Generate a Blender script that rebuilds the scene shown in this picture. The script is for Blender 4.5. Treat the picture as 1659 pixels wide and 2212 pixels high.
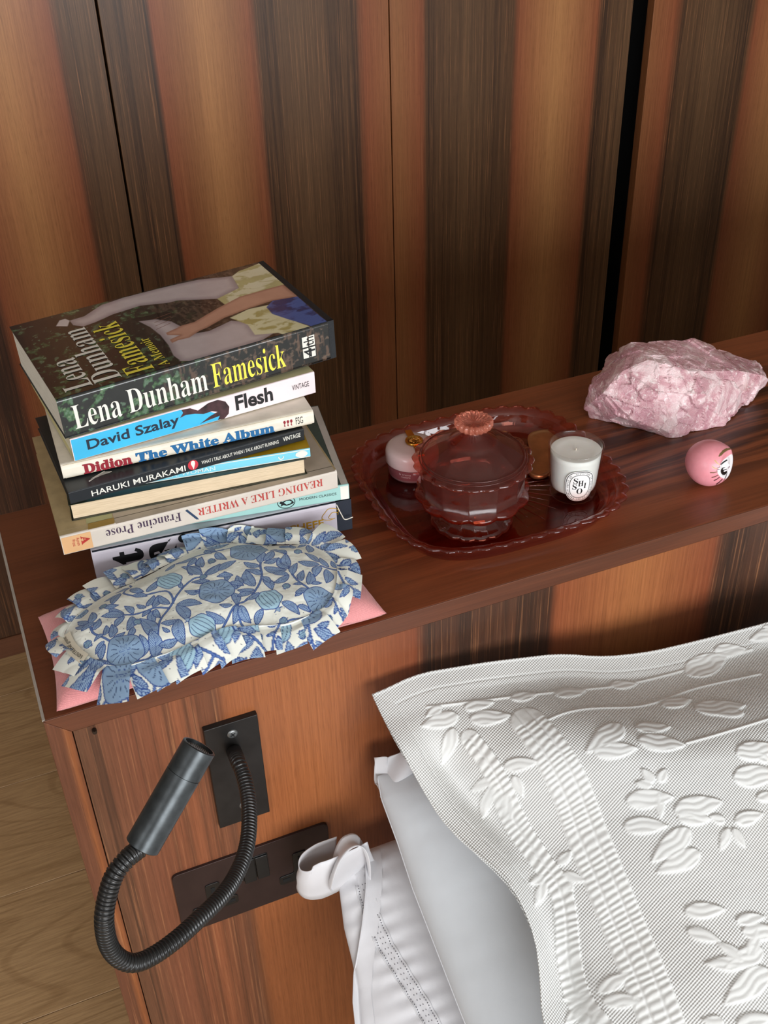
import bpy, bmesh, math, random
import numpy as np
from mathutils import Vector, Matrix
for _o in list(bpy.data.objects): bpy.data.objects.remove(_o, do_unlink=True)
SC = bpy.context.scene
COL = SC.collection
rnd = random.Random(7)
rng = np.random.default_rng(5)
# ------------------------------------------------------------------ camera, world, light, exposure
# world frame: x along the headboard, y towards the wardrobe, z = 0 on the headboard top (floor at -1.0)
FLOOR = -1.0
WALL = 1.278
cam = bpy.data.cameras.new('camera'); cam_o = bpy.data.objects.new('camera', cam); COL.objects.link(cam_o)
cam.sensor_fit = 'VERTICAL'; cam.sensor_height = 24.0
cam.lens = 2432.53 / 2212 * 24.0
cam.clip_start = 0.02
Rr = ((0.92163913, -0.38722857, -0.02520621), (-0.24588853, -0.5325164, -0.80991673), (0.30020018, 0.75264887, -0.58600302))
M = Matrix(((Rr[0][0], -Rr[1][0], -Rr[2][0], 0.02103609), (Rr[0][1], -Rr[1][1], -Rr[2][1], -0.654547), (Rr[0][2], -Rr[1][2], -Rr[2][2], 0.61889567), (0, 0, 0, 1)))
cam_o.matrix_world = M
SC.camera = cam_o
w = bpy.data.worlds.new('world'); SC.world = w; w.use_nodes = True
w.node_tree.nodes['Background'].inputs[0].default_value = (0.75, 0.85, 1.0, 1)
w.node_tree.nodes['Background'].inputs[1].default_value = 0.6
SC.view_settings.view_transform = 'Standard'
SC.view_settings.look = 'None'
SC.view_settings.gamma = 1.0
SC.view_settings.use_curve_mapping = False
SC.view_settings.exposure = 0.0
def area(name, loc, target, sx, sy, power, col):
    l = bpy.data.lights.new(name, 'AREA'); l.shape = 'RECTANGLE'; l.size = sx; l.size_y = sy; l.energy = power; l.color = col
    o = bpy.data.objects.new(name, l); COL.objects.link(o); o.location = loc
    o.rotation_euler = (Vector(target) - Vector(loc)).to_track_quat('-Z', 'Y').to_euler()
    o.visible_camera = True
    return o
# daylight through the big window behind the photographer, plus a fill lamp added on the left to brighten the floor
area('window_daylight', (0.5, -3.05, 0.55), (0.5, 0.0, 0.3), 2.6, 1.25, 116, (0.94, 0.97, 1.0))
area('side_fill', (-2.12, -1.5, 0.7), (0.4, -0.4, 0.0), 1.2, 1.3, 26, (0.95, 0.97, 1.0))

# ------------------------------------------------------------------ node helpers
def lin(c):
    return tuple(((x / 255.0) / 12.92 if x / 255.0 <= 0.04045 else ((x / 255.0 + 0.055) / 1.055) ** 2.4) for x in c)
def c4(c): return lin(c) + (1.0,)
class NT:
    def __init__(s, name):
        s.m = bpy.data.materials.new(name); s.m.use_nodes = True
        s.t = s.m.node_tree; s.n = s.t.nodes; s.b = s.n['Principled BSDF']; s.out = s.n['Material Output']
    def node(s, typ, **kw):
        n = s.n.new(typ)
        for k, v in kw.items():
            if k.startswith('i_'):
                key = k[2:]; key = int(key) if key.isdigit() else key
                n.inputs[key].default_value = v
            else: setattr(n, k, v)
        return n
    def link(s, a, b): s.t.links.new(a, b)
    def val(s, x, sock):
        if hasattr(x, 'links') or hasattr(x, 'is_linked'): s.link(x, sock)
        else: sock.default_value = x
    def math(s, op, a, b=None, c=None, clamp=False):
        n = s.n.new('ShaderNodeMath'); n.operation = op; n.use_clamp = clamp
        s.val(a, n.inputs[0])
        if b is not None: s.val(b, n.inputs[1])
        if c is not None: s.val(c, n.inputs[2])
        return n.outputs[0]
    def mix(s, fac, a, b, mode='MIX'):
        n = s.n.new('ShaderNodeMix'); n.data_type = 'RGBA'; n.blend_type = mode
        s.val(fac, n.inputs[0])
        for x, k in ((a, 6), (b, 7)):
            if isinstance(x, tuple): n.inputs[k].default_value = x if len(x) == 4 else x + (1,)
            else: s.link(x, n.inputs[k])
        return n.outputs[2]
    def coord(s, kind='Object', scale=(1, 1, 1), loc=(0, 0, 0), rot=(0, 0, 0)):
        tc = s.n.new('ShaderNodeTexCoord'); mp = s.n.new('ShaderNodeMapping')
        mp.inputs['Scale'].default_value = scale; mp.inputs['Location'].default_value = loc; mp.inputs['Rotation'].default_value = rot
        s.link(tc.outputs[kind], mp.inputs[0]); return mp.outputs[0]
    def noise(s, vec, scale, detail=4, rough=0.55, dist=0.0):
        n = s.n.new('ShaderNodeTexNoise'); s.link(vec, n.inputs['Vector'])
        n.inputs['Scale'].default_value = scale; n.inputs['Detail'].default_value = detail
        n.inputs['Roughness'].default_value = rough; n.inputs['Distortion'].default_value = dist
        return n.outputs['Fac']
    def ramp(s, fac, stops, interp='LINEAR'):
        n = s.n.new('ShaderNodeValToRGB'); cr = n.color_ramp; cr.interpolation = interp
        while len(cr.elements) > 1: cr.elements.remove(cr.elements[0])
        for i, (p, c) in enumerate(stops):
            e = cr.elements[0] if i == 0 else cr.elements.new(p)
            e.position = p; e.color = c if len(c) == 4 else tuple(c) + (1,)
        s.link(fac, n.inputs[0]); return n.outputs[0]
    def bump(s, h, strength=0.3, dist=0.001):
        n = s.n.new('ShaderNodeBump'); n.inputs['Strength'].default_value = strength; n.inputs['Distance'].default_value = dist
        s.link(h, n.inputs['Height']); s.link(n.outputs[0], s.b.inputs['Normal']); return n
MATS = {}
def plain(name, col, rough=0.5, metal=0.0, var=0.06, vscale=40.0, bump=0.0, bscale=300.0, spec=0.5, coat=0.0, sheen=0.0, sss=0.0, bdist=0.0005):
    if name in MATS: return MATS[name]
    t = NT(name); v = t.coord()
    f = t.noise(v, vscale, 3)
    lo = tuple(max(0, x * (1 - var * 2)) for x in lin(col)); hi = tuple(min(1, x * (1 + var * 2)) for x in lin(col))
    t.link(t.ramp(f, [(0.3, lo), (0.7, hi)]), t.b.inputs['Base Color'])
    t.b.inputs['Roughness'].default_value = rough; t.b.inputs['Metallic'].default_value = metal
    t.b.inputs['Specular IOR Level'].default_value = spec
    t.b.inputs['Coat Weight'].default_value = coat
    t.b.inputs['Sheen Weight'].default_value = sheen
    if sss: t.b.inputs['Subsurface Weight'].default_value = sss; t.b.inputs['Subsurface Radius'].default_value = (0.006, 0.004, 0.003)
    if bump: t.bump(t.noise(v, bscale, 3), bump, bdist)
    MATS[name] = t.m; return t.m
def vcol(name, rough=0.5, spec=0.5, coat=0.0, bump=0.0, bscale=900.0, sheen=0.0, bdist=0.0003):
    t = NT(name)
    a = t.node('ShaderNodeVertexColor', layer_name='print')
    v = t.coord()
    f = t.noise(v, 60, 3)
    t.link(t.mix(0.06, a.outputs[0], t.ramp(f, [(0.3, (0.0, 0.0, 0.0)), (0.7, (1, 1, 1))]), 'OVERLAY'), t.b.inputs['Base Color'])
    t.b.inputs['Roughness'].default_value = rough; t.b.inputs['Specular IOR Level'].default_value = spec
    t.b.inputs['Coat Weight'].default_value = coat; t.b.inputs['Sheen Weight'].default_value = sheen
    if bump: t.bump(t.noise(v, bscale, 2), bump, bdist)
    return t.m

LIGHT = (186, 116, 66); LEDGE_L = (176, 98, 56); MIDL = (205, 142, 88); DARK = (98, 66, 44); DARK2 = (110, 80, 58); RED = (172, 92, 52)
def veneer(name, stops, x0, x1, strk, rough=0.38, zsc=1.0, gain=1.0):
    """book-matched veneer: stops = (x in metres, sRGB colour, streak strength)"""
    t = NT(name); v = t.coord()
    sep = t.n.new('ShaderNodeSeparateXYZ'); t.link(v, sep.inputs[0])
    lo = t.noise(t.coord(scale=(2.5, 2.5, 0.8)), 1.3, 2)
    x = t.math('ADD', sep.outputs[0], t.math('MULTIPLY', t.math('SUBTRACT', lo, 0.5), 0.012))
    u = t.math('DIVIDE', t.math('SUBTRACT', x, x0), x1 - x0, clamp=True)
    g = lambda c: tuple(min(1, q * gain) for q in lin(c))
    base = t.ramp(u, [((p - x0) / (x1 - x0), g(c)) for p, c, s in stops])
    st = t.ramp(u, [((p - x0) / (x1 - x0), (s, s, s)) for p, c, s in stops])
    fine = t.noise(t.coord(scale=(1, 1, 0.012 * zsc)), 420, 5, 0.7)
    wide = t.noise(t.coord(scale=(1, 1, 0.004 * zsc), loc=(3.1, 0, 0)), 120, 3, 0.6)
    pores = t.noise(t.coord(scale=(1, 1, 0.05)), 900, 2, 0.5)
    dk = t.ramp(wide, [(0.40, (0, 0, 0)), (0.52, (0.35, 0.35, 0.35)), (0.60, (1, 1, 1))])
    strd = t.mix(1.0, dk, st, 'MULTIPLY')
    col = t.mix(t.math('MULTIPLY', strd, 0.75), base, c4((50, 34, 25)))
    tan = t.ramp(fine, [(0.55, (0, 0, 0)), (0.72, (1, 1, 1))])
    col = t.mix(t.math('MULTIPLY', t.mix(1.0, tan, t.ramp(st, [(0.0, (0, 0, 0)), (0.3, (0.8, 0.8, 0.8)), (1, (1, 1, 1))]), 'MULTIPLY'), 0.75), col, c4((164, 112, 74)))
    fl = t.ramp(fine, [(0.3, (0.74, 0.71, 0.68)), (0.65, (1.08, 1.08, 1.08))])
    col = t.mix(1.0, col, fl, 'MULTIPLY')
    po = t.ramp(pores, [(0.3, (0.82, 0.8, 0.78)), (0.48, (1, 1, 1))])
    col = t.mix(1.0, col, po, 'MULTIPLY')
    t.link(col, t.b.inputs['Base Color'])
    t.b.inputs['Roughness'].default_value = rough
    t.bump(fine, 0.10, 0.0004)
    return t.m
def along_x(name, stops_y, rough=0.3, streak=0.5, red=(128, 68, 40), dark=(60, 34, 24), z=False):
    """walnut top, grain running along x"""
    t = NT(name); v = t.coord()
    sep = t.n.new('ShaderNodeSeparateXYZ'); t.link(v, sep.inputs[0])
    warp = t.noise(t.coord(scale=(1.0, 4, 4)), 3.0, 3)
    y = t.math('ADD', sep.outputs[1 if not z else 2], t.math('MULTIPLY', t.math('SUBTRACT', warp, 0.5), 0.05))
    cx = t.n.new('ShaderNodeCombineXYZ'); t.link(t.math('MULTIPLY', sep.outputs[0], 0.05), cx.inputs[0]); t.link(y, cx.inputs[1]); t.link(sep.outputs[2], cx.inputs[2])
    wide = t.noise(cx.outputs[0], 62, 3, 0.6, 0.3)
    fine = t.noise(t.coord(scale=(0.02, 1, 1)), 480, 5, 0.7)
    xl = t.noise(t.coord(scale=(1, 2, 2)), 3.4, 1)
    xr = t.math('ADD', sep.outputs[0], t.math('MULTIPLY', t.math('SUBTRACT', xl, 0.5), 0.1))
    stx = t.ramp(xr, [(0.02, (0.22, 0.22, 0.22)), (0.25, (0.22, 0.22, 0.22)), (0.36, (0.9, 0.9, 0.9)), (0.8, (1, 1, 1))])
    yr = t.ramp(sep.outputs[1 if not z else 2], [(p, (s, s, s)) for p, s in stops_y])
    dk = t.ramp(wide, [(0.42, (0, 0, 0)), (0.56, (1, 1, 1))])
    fac = t.math('MULTIPLY', t.math('MULTIPLY', dk, stx), t.math('MULTIPLY', yr, streak), clamp=True)
    lo = t.noise(t.coord(scale=(0.15, 1, 1)), 22, 2)
    base = t.mix(lo, c4(tuple(x * 0.86 for x in red)), c4(tuple(min(255, x * 1.12) for x in red)))
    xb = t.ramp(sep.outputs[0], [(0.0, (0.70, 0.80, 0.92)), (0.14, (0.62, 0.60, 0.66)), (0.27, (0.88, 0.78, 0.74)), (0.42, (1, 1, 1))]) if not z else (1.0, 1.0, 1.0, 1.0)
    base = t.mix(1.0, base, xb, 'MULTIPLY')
    col = t.mix(fac, base, c4(dark))
    col = t.mix(1.0, col, t.ramp(fine, [(0.3, (0.78, 0.76, 0.74)), (0.68, (1.1, 1.1, 1.1))]), 'MULTIPLY')
    t.link(col, t.b.inputs['Base Color']); t.b.inputs['Roughness'].default_value = rough
    t.bump(fine, 0.08, 0.0004)
    return t.m
def oak(name, seed):
    t = NT(name)
    sep = t.n.new('ShaderNodeSeparateXYZ'); t.link(t.coord(loc=(seed * 1.7, seed * 0.9, 0)), sep.inputs[0])
    low = t.noise(t.coord(scale=(0.22, 1, 1), loc=(seed, seed * 2, 0)), 4.0, 1, 0.4, 0.1)
    rings = t.math('SINE', t.math('MULTIPLY', low, 130))
    rg = t.ramp(rings, [(0.0, (1, 1, 1)), (0.80, (0.97, 0.97, 0.96)), (0.98, (0.72, 0.67, 0.62))])
    fine = t.noise(t.coord(scale=(0.05, 1, 1), loc=(seed * 3, 0, 0)), 230, 4, 0.7)
    base = t.mix(t.noise(t.coord(scale=(0.3, 1, 1), loc=(seed, 0, 0)), 9, 2), c4((176, 141, 98)), c4((200, 166, 122)))
    col = t.mix(0.55, base, rg, 'MULTIPLY')
    col = t.mix(1.0, col, t.ramp(fine, [(0.33, (0.72, 0.69, 0.66)), (0.6, (1.05, 1.05, 1.05))]), 'MULTIPLY')
    t.link(col, t.b.inputs['Base Color']); t.b.inputs['Roughness'].default_value = 0.42
    t.bump(fine, 0.25, 0.0008)
    return t.m
def thin_glass(name, tint, haze=0.0, hazecol=(200, 90, 75), rough=0.03, ior=1.5, frost=0.0):
    """thin pressed glass: tinted pass-through, Fresnel gloss and a little milky body"""
    t = NT(name)
    tr = t.node('ShaderNodeBsdfTransparent'); tr.inputs[0].default_value = tint + (1,)
    gl = t.node('ShaderNodeBsdfGlossy'); gl.inputs['Color'].default_value = (1, 1, 1, 1)
    rn = t.noise(t.coord(), 35, 2)
    t.link(t.ramp(rn, [(0.3, (rough, rough, rough)), (0.7, (rough * 2.2,) * 3)]), gl.inputs['Roughness'])
    geo = t.n.new('ShaderNodeNewGeometry'); dp = t.n.new('ShaderNodeVectorMath'); dp.operation = 'DOT_PRODUCT'; t.link(geo.outputs['Normal'], dp.inputs[0]); t.link(geo.outputs['Incoming'], dp.inputs[1])
    f0 = ((ior - 1) / (ior + 1)) ** 2
    frs = t.math('ADD', f0, t.math('MULTIPLY', 1 - f0, t.math('POWER', t.math('SUBTRACT', 1.0, t.math('ABSOLUTE', dp.outputs['Value']), clamp=True), 5.0)), clamp=True)
    bn = t.n.new('ShaderNodeBump'); bn.inputs['Strength'].default_value = 0.12; bn.inputs['Distance'].default_value = 0.001
    t.link(t.noise(t.coord(), 140, 2), bn.inputs['Height']); t.link(bn.outputs[0], gl.inputs['Normal'])
    df = t.node('ShaderNodeBsdfDiffuse'); df.inputs[0].default_value = c4(hazecol)
    trl = t.node('ShaderNodeBsdfTranslucent'); trl.inputs[0].default_value = c4(hazecol)
    m0 = t.node('ShaderNodeMixShader'); m0.inputs[0].default_value = 0.5; t.link(df.outputs[0], m0.inputs[1]); t.link(trl.outputs[0], m0.inputs[2])
    m1 = t.node('ShaderNodeMixShader'); m1.inputs[0].default_value = haze; t.link(tr.outputs[0], m1.inputs[1]); t.link(m0.outputs[0], m1.inputs[2])
    m2 = t.node('ShaderNodeMixShader'); t.link(frs, m2.inputs[0]); t.link(m1.outputs[0], m2.inputs[1]); t.link(gl.outputs[0], m2.inputs[2])
    t.link(m2.outputs[0], t.out.inputs['Surface']); t.n.remove(t.b)
    return t.m
# ------------------------------------------------------------------ object helpers (all shapes are given in world metres)
BASE = {}
def link(o, parent=None):
    COL.objects.link(o)
    if parent is not None: o.parent = parent
    return o
def tag(o, label=None, cat=None, group=None, kind=None):
    for k, v in (('label', label), ('category', cat), ('group', group), ('kind', kind)):
        if v: o[k] = v
    return o
def thing(name, loc, label, cat, group=None, kind=None):
    o = bpy.data.objects.new(name, None); o.empty_display_size = 0.02; COL.objects.link(o); o.location = loc
    BASE[o.name] = Vector(loc); return tag(o, label, cat, group, kind)
def mesh(name, verts, faces, mats, parent=None, smooth=False, idx=None, origin=None, uv=None, col=None, label=None, kind=None):
    b = BASE.get(parent.name, Vector((0, 0, 0))) if parent is not None else Vector((0, 0, 0))
    V = np.asarray(verts, dtype=np.float64).reshape(-1, 3)
    org = Vector(origin) if origin is not None else b
    me = bpy.data.meshes.new(name)
    V2 = V - np.array(org)
    if isinstance(faces, np.ndarray):
        nf, k = faces.shape
        me.vertices.add(len(V2)); me.vertices.foreach_set('co', V2.astype(np.float32).ravel())
        me.loops.add(nf * k); me.loops.foreach_set('vertex_index', faces.astype(np.int32).ravel())
        me.polygons.add(nf); me.polygons.foreach_set('loop_start', np.arange(nf, dtype=np.int32) * k)
        me.update(calc_edges=True)
    else:
        me.from_pydata([tuple(x) for x in V2], [], [tuple(int(i) for i in f) for f in faces])
    if not isinstance(mats, (list, tuple)): mats = [mats]
    for m in mats: me.materials.append(m)
    if idx is not None: me.polygons.foreach_set('material_index', np.asarray(idx, dtype=np.int32))
    if smooth: me.polygons.foreach_set('use_smooth', np.ones(len(me.polygons), dtype=bool))
    if col is not None:
        a = me.color_attributes.new('print', 'FLOAT_COLOR', 'POINT')
        c = np.ones((len(V2), 4), dtype=np.float32); c[:, :3] = col; a.data.foreach_set('color', c.ravel())
    if uv is not None:
        l = me.uv_layers.new(name='uv'); vi = np.zeros(len(me.loops), dtype=np.int32); me.loops.foreach_get('vertex_index', vi)
        l.data.foreach_set('uv', np.asarray(uv, dtype=np.float32)[vi].ravel())
    me.validate(); me.update()
    o = bpy.data.objects.new(name, me); link(o, parent)
    o.location = org - b
    BASE[o.name] = org
    if label: o['label'] = label
    if kind: o['kind'] = kind
    return o
class MB:
    """collects quads and boxes into one mesh"""
    def __init__(s): s.v = []; s.f = []; s.i = []
    def add(s, v, f, i=0):
        n = len(s.v); s.v += [tuple(x) for x in v]; s.f += [tuple(int(a) + n for a in q) for q in f]; s.i += [i] * len(f); return s
    def box(s, a, b, i=0):
        x0, y0, z0 = a; x1, y1, z1 = b
        v = [(x0, y0, z0), (x1, y0, z0), (x1, y1, z0), (x0, y1, z0), (x0, y0, z1), (x1, y0, z1), (x1, y1, z1), (x0, y1, z1)]
        return s.add(v, [(0, 3, 2, 1), (4, 5, 6, 7), (0, 1, 5, 4), (1, 2, 6, 5), (2, 3, 7, 6), (3, 0, 4, 7)], i)
    def obj(s, name, mats, parent=None, bevel=0.0, seg=2, smooth=False, **kw):
        o = mesh(name, s.v, s.f, mats, parent, idx=s.i, smooth=smooth, **kw)
        if bevel: bev(o, bevel, seg)
        return o
def bev(o, wdt, seg=2):
    m = o.modifiers.new('bevel', 'BEVEL'); m.width = wdt; m.segments = seg; m.limit_method = 'ANGLE'; m.angle_limit = 0.6
    for p in o.data.polygons: p.use_smooth = True
    n = o.modifiers.new('wn', 'WEIGHTED_NORMAL'); n.keep_sharp = False
def grid_faces(nu, nv, closed_u=False):
    i = np.arange(nu if closed_u else nu - 1); j = np.arange(nv - 1)
    I, J = np.meshgrid(i, j, indexing='ij'); I2 = (I + 1) % nu
    return np.stack([I * nv + J, I2 * nv + J, I2 * nv + J + 1, I * nv + J + 1], -1).reshape(-1, 4)
def lathe(prof, n=64, center=(0, 0, 0), rfun=None, cap=False):
    """prof = [(r, z)...]; rfun(theta, k, r, z) -> (r, z)"""
    th = np.linspace(0, 2 * np.pi, n, endpoint=False)
    V = np.zeros((n, len(prof), 3))
    for k, (r, z) in enumerate(prof):
        rr = np.full(n, float(r)); zz = np.full(n, float(z))
        if rfun is not None: rr, zz = rfun(th, k, rr, zz)
        V[:, k, 0] = center[0] + rr * np.cos(th); V[:, k, 1] = center[1] + rr * np.sin(th); V[:, k, 2] = center[2] + zz
    return V.reshape(-1, 3), grid_faces(n, len(prof), True)
def tube(path, r, n=16, caps=True):
    P = np.asarray(path, float); T = np.gradient(P, axis=0); T /= np.linalg.norm(T, axis=1)[:, None]
    r = np.full(len(P), r) if np.isscalar(r) else np.asarray(r)
    up = np.array([0, 0, 1.0]); 
    if abs(T[0] @ up) > 0.9: up = np.array([1.0, 0, 0])
    N = np.zeros_like(P); nrm = up - T[0] * (up @ T[0]); nrm /= np.linalg.norm(nrm)
    for i in range(len(P)):
        nrm = nrm - T[i] * (nrm @ T[i]); nrm /= np.linalg.norm(nrm); N[i] = nrm
    Bn = np.cross(T, N); th = np.linspace(0, 2 * np.pi, n, endpoint=False)
    V = P[:, None] + r[:, None, None] * (N[:, None] * np.cos(th)[None, :, None] + Bn[:, None] * np.sin(th)[None, :, None])
    F = []
    V = V.reshape(-1, 3); m = len(P)
    for i in range(m - 1):
        for j in range(n):
            F.append((i * n + j, i * n + (j + 1) % n, (i + 1) * n + (j + 1) % n, (i + 1) * n + j))
    if caps: F.append(tuple(range(n))[::-1]); F.append(tuple((m - 1) * n + j for j in range(n)))
    return V, F
def spline(pts, n):
    P = np.asarray(pts, float); d = np.r_[0, np.cumsum(np.linalg.norm(np.diff(P, axis=0), axis=1) ** 0.5)]
    Q = np.vstack([2 * P[0] - P[1], P, 2 * P[-1] - P[-2]]); out = []
    per = max(2, n // (len(P) - 1))
    for i in range(len(P) - 1):
        p0, p1, p2, p3 = Q[i], Q[i + 1], Q[i + 2], Q[i + 3]
        for t in np.linspace(0, 1, per, endpoint=False):
            out.append(0.5 * ((2 * p1) + (-p0 + p2) * t + (2 * p0 - 5 * p1 + 4 * p2 - p3) * t * t + (-p0 + 3 * p1 - 3 * p2 + p3) * t ** 3))
    out.append(P[-1]); return np.array(out)
def resample(P, step):
    d = np.r_[0, np.cumsum(np.linalg.norm(np.diff(P, axis=0), axis=1))]; n = int(d[-1] / step); s = np.linspace(0, d[-1], n)
    return np.stack([np.interp(s, d, P[:, k]) for k in range(P.shape[1])], 1)
# flat lettering: glyph outlines turned into mesh and mapped onto a surface
MS = {}
for _i in range(26):
    MS[chr(65 + _i)] = chr(0x1D400 + _i); MS[chr(97 + _i)] = chr(0x1D41A + _i)
_txt = {}
def glyphs(body, serif=False, weight=0.0, space=1.0):
    key = (body, serif, weight, space)
    if key in _txt: return _txt[key]
    cu = bpy.data.curves.new('t', 'FONT'); cu.body = ''.join(MS.get(ch, ch) for ch in body) if serif else body
    cu.size = 1.0; cu.resolution_u = 3; cu.offset = weight; cu.space_character = space; cu.fill_mode = 'BOTH'
    o = bpy.data.objects.new('t', cu); COL.objects.link(o); bpy.context.view_layer.update()
    me = bpy.data.meshes.new_from_object(o.evaluated_get(bpy.context.evaluated_depsgraph_get()))
    V = np.array([v.co[:2] for v in me.vertices]); F = [tuple(p.vertices) for p in me.polygons]
    bpy.data.objects.remove(o); bpy.data.curves.remove(cu); bpy.data.meshes.remove(me)
    V = V - V.min(0); V = V / np.maximum(V.max(0), 1e-6)
    _txt[key] = (V, F); return _txt[key]
def lettering(name, items, mat, parent):
    """items: (body, serif, weight, fn) with fn mapping the unit box of the text to world points"""
    mb = MB()
    for body, serif, weight, fn in items:
        V, F = glyphs(body, serif, weight)
        mb.add([fn(a, b) for a, b in V], F)
    return mb.obj(name, mat, parent)
def solve(o):
    return o

# ---- traced shapes (world millimetres, or fractions of a cover)
M_FLOWER = [(71.1,16.0),(153.8,50.5),(194.3,94.4),(229.5,11.4),(46.7,78.0)]
M_POM = [(122.7,79.5,115.0,90.2),(133.3,18.0,123.1,27.0),(189.9,24.1,193.2,12.8)]
M_VINE = [[(61.9,4.6),(78.7,3.7),(87.4,3.9),(95.8,13.8),(103.1,33.2),(115.8,48.0),(128.1,63.8),(140.9,73.6),(149.3,73.0)],[(51.8,53.6),(52.5,43.3),(59.2,33.2),(63.1,27.2)],[(79.1,52.9),(89.1,49.8),(98.2,50.1),(103.7,50.6),(113.5,46.1)],[(92.1,95.9),(92.3,92.6),(84.5,82.1),(89.9,73.5),(99.0,69.3),(116.1,67.7),(119.3,58.5),(118.1,50.0)],[(134.5,107.5),(149.9,107.2),(159.4,106.2),(174.7,105.1)],[(150.8,106.8),(165.5,106.8),(181.8,105.3)],[(202.5,79.7),(196.7,67.5),(193.9,54.2),(186.6,41.7),(174.5,30.3),(163.5,27.8),(154.7,19.9),(141.9,7.0)],[(165.1,27.1),(162.4,15.0),(164.1,5.5),(171.1,1.6)],[(148.2,7.0),(160.1,7.3),(164.1,5.5)],[(211.9,87.2),(221.4,71.0),(217.3,53.1),(218.7,34.9),(224.5,21.3)],[(243.7,50.0),(256.2,43.5),(263.8,40.0)],[(187.7,-0.9),(201.4,-1.3),(212.4,-1.9),(220.4,1.9)]]
M_LEAF = [(52.1,54.9,56.4,70.6),(51.5,56.6,43.9,67.4),(50.0,53.0,40.8,60.1),(52.6,46.1,60.5,57.6),(82.3,84.7,67.8,80.5),(82.4,83.1,72.7,69.2),(90.6,93.4,78.7,89.4),(91.0,86.9,100.0,73.5),(89.9,73.5,101.2,66.8),(79.2,53.5,69.6,67.5),(78.9,52.2,61.7,59.3),(78.8,51.5,69.5,41.2),(85.9,51.3,81.4,63.7),(84.5,49.0,77.1,33.5),(97.2,53.5,90.7,60.9),(97.5,54.9,106.4,65.9),(102.1,51.3,109.3,64.6),(99.8,49.4,91.5,44.3),(101.4,48.6,98.5,32.4),(103.4,49.2,104.5,36.9),(115.3,49.8,109.8,64.4),(94.8,17.0,89.5,43.7),(90.5,2.5,93.8,27.4),(81.9,6.3,85.4,25.5),(96.3,12.2,112.4,13.3),(103.3,30.2,117.5,29.6),(117.5,29.6,115.1,6.5),(107.8,19.6,103.2,26.0),(94.8,6.0,100.4,-10.1),(59.9,37.1,51.0,35.5),(59.7,35.8,63.6,46.8),(63.9,31.0,67.9,46.3),(65.5,30.3,75.6,32.8),(58.6,30.6,49.5,23.7),(58.1,28.1,52.2,15.7),(60.6,6.5,49.4,18.3),(101.6,72.7,112.5,83.4),(120.2,47.5,139.2,39.6),(119.9,46.2,123.2,24.1),(148.8,78.0,136.3,95.9),(150.9,75.4,166.9,84.4),(152.0,86.3,153.4,102.2),(141.2,78.2,139.3,88.8),(149.9,107.2,133.3,106.4),(150.4,105.3,140.8,94.7),(143.1,53.8,130.2,61.3),(147.8,64.1,138.1,70.1),(129.3,64.8,130.6,73.6),(164.6,103.8,162.3,116.8),(151.4,73.6,166.9,84.4),(149.2,76.2,142.1,95.7),(152.0,86.3,155.6,102.9),(168.5,107.1,162.1,116.1),(168.5,103.7,173.7,87.9),(163.1,74.7,180.3,82.3),(166.9,71.3,164.9,57.9),(197.6,70.3,201.0,90.5),(201.1,72.0,213.2,84.9),(213.6,86.4,222.4,73.9),(200.1,69.2,214.4,70.9),(198.3,63.4,215.1,52.5),(216.4,53.5,213.6,71.3),(218.2,55.9,221.5,74.3),(217.4,45.0,225.9,58.2),(243.3,54.3,236.2,69.2),(243.1,51.1,226.8,59.4),(243.5,49.3,233.7,36.0),(250.2,48.7,247.3,62.5),(247.2,46.0,240.5,28.1),(221.2,33.7,227.3,46.9),(224.8,27.4,231.5,43.4),(227.8,27.6,237.0,28.9),(220.6,29.3,213.2,32.7),(218.4,25.7,210.0,18.0),(196.2,66.0,185.2,77.6),(193.5,54.4,183.9,66.8),(184.1,42.9,183.9,66.8),(182.8,38.8,169.6,44.8),(170.0,46.2,175.0,62.8),(202.8,53.3,214.4,44.8),(214.4,44.8,198.7,40.9),(193.4,49.6,196.0,32.8),(165.4,43.6,164.3,27.4),(161.1,28.9,151.3,33.4),(164.3,27.4,156.4,13.3),(166.8,26.3,169.7,8.8),(182.2,16.3,172.9,4.4),(198.2,16.5,208.1,1.6),(209.1,10.0,217.5,1.7),(152.0,16.8,139.3,29.9),(147.4,7.3,160.5,8.6),(221.4,94.9,230.4,85.6),(213.4,91.7,217.6,86.3),(244.3,87.8,234.7,83.6),(244.7,85.9,240.3,70.8),(258.1,45.9,255.3,57.1),(140.3,67.6,152.8,65.0),(137.3,56.5,143.5,55.2)]
M_BUD = [(66.0,71.5),(46.0,36.4),(87.0,40.5),(161.7,93.4),(161.7,91.7),(231.6,73.1),(207.9,32.8),(193.8,0.7),(149.3,73.0)]
M_OUT = [(17.1,51.1),(16.2,29.6),(23.1,21.0),(25.7,6.7),(33.6,-4.6),(47.6,-9.6),(48.0,-20.0),(62.7,-25.3),(86.6,-23.3),(117.0,-18.7),(121.1,-9.8),(135.9,-13.7),(145.2,-12.4),(157.3,-16.6),(179.3,-18.2),(193.6,-24.7),(213.1,-26.5),(222.2,-22.1),(237.4,-11.6),(246.9,-6.9),(253.5,5.2),(264.3,12.6),(272.4,28.0),(280.2,57.5),(280.8,74.5),(276.0,94.4),(256.8,110.4),(225.8,122.9),(208.4,132.8),(194.4,141.0),(178.2,148.5),(163.3,146.3),(138.7,136.3),(133.1,121.6),(105.4,127.5),(87.8,125.6),(65.2,116.3),(43.9,100.7),(36.5,88.8),(23.7,65.1)]
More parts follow.
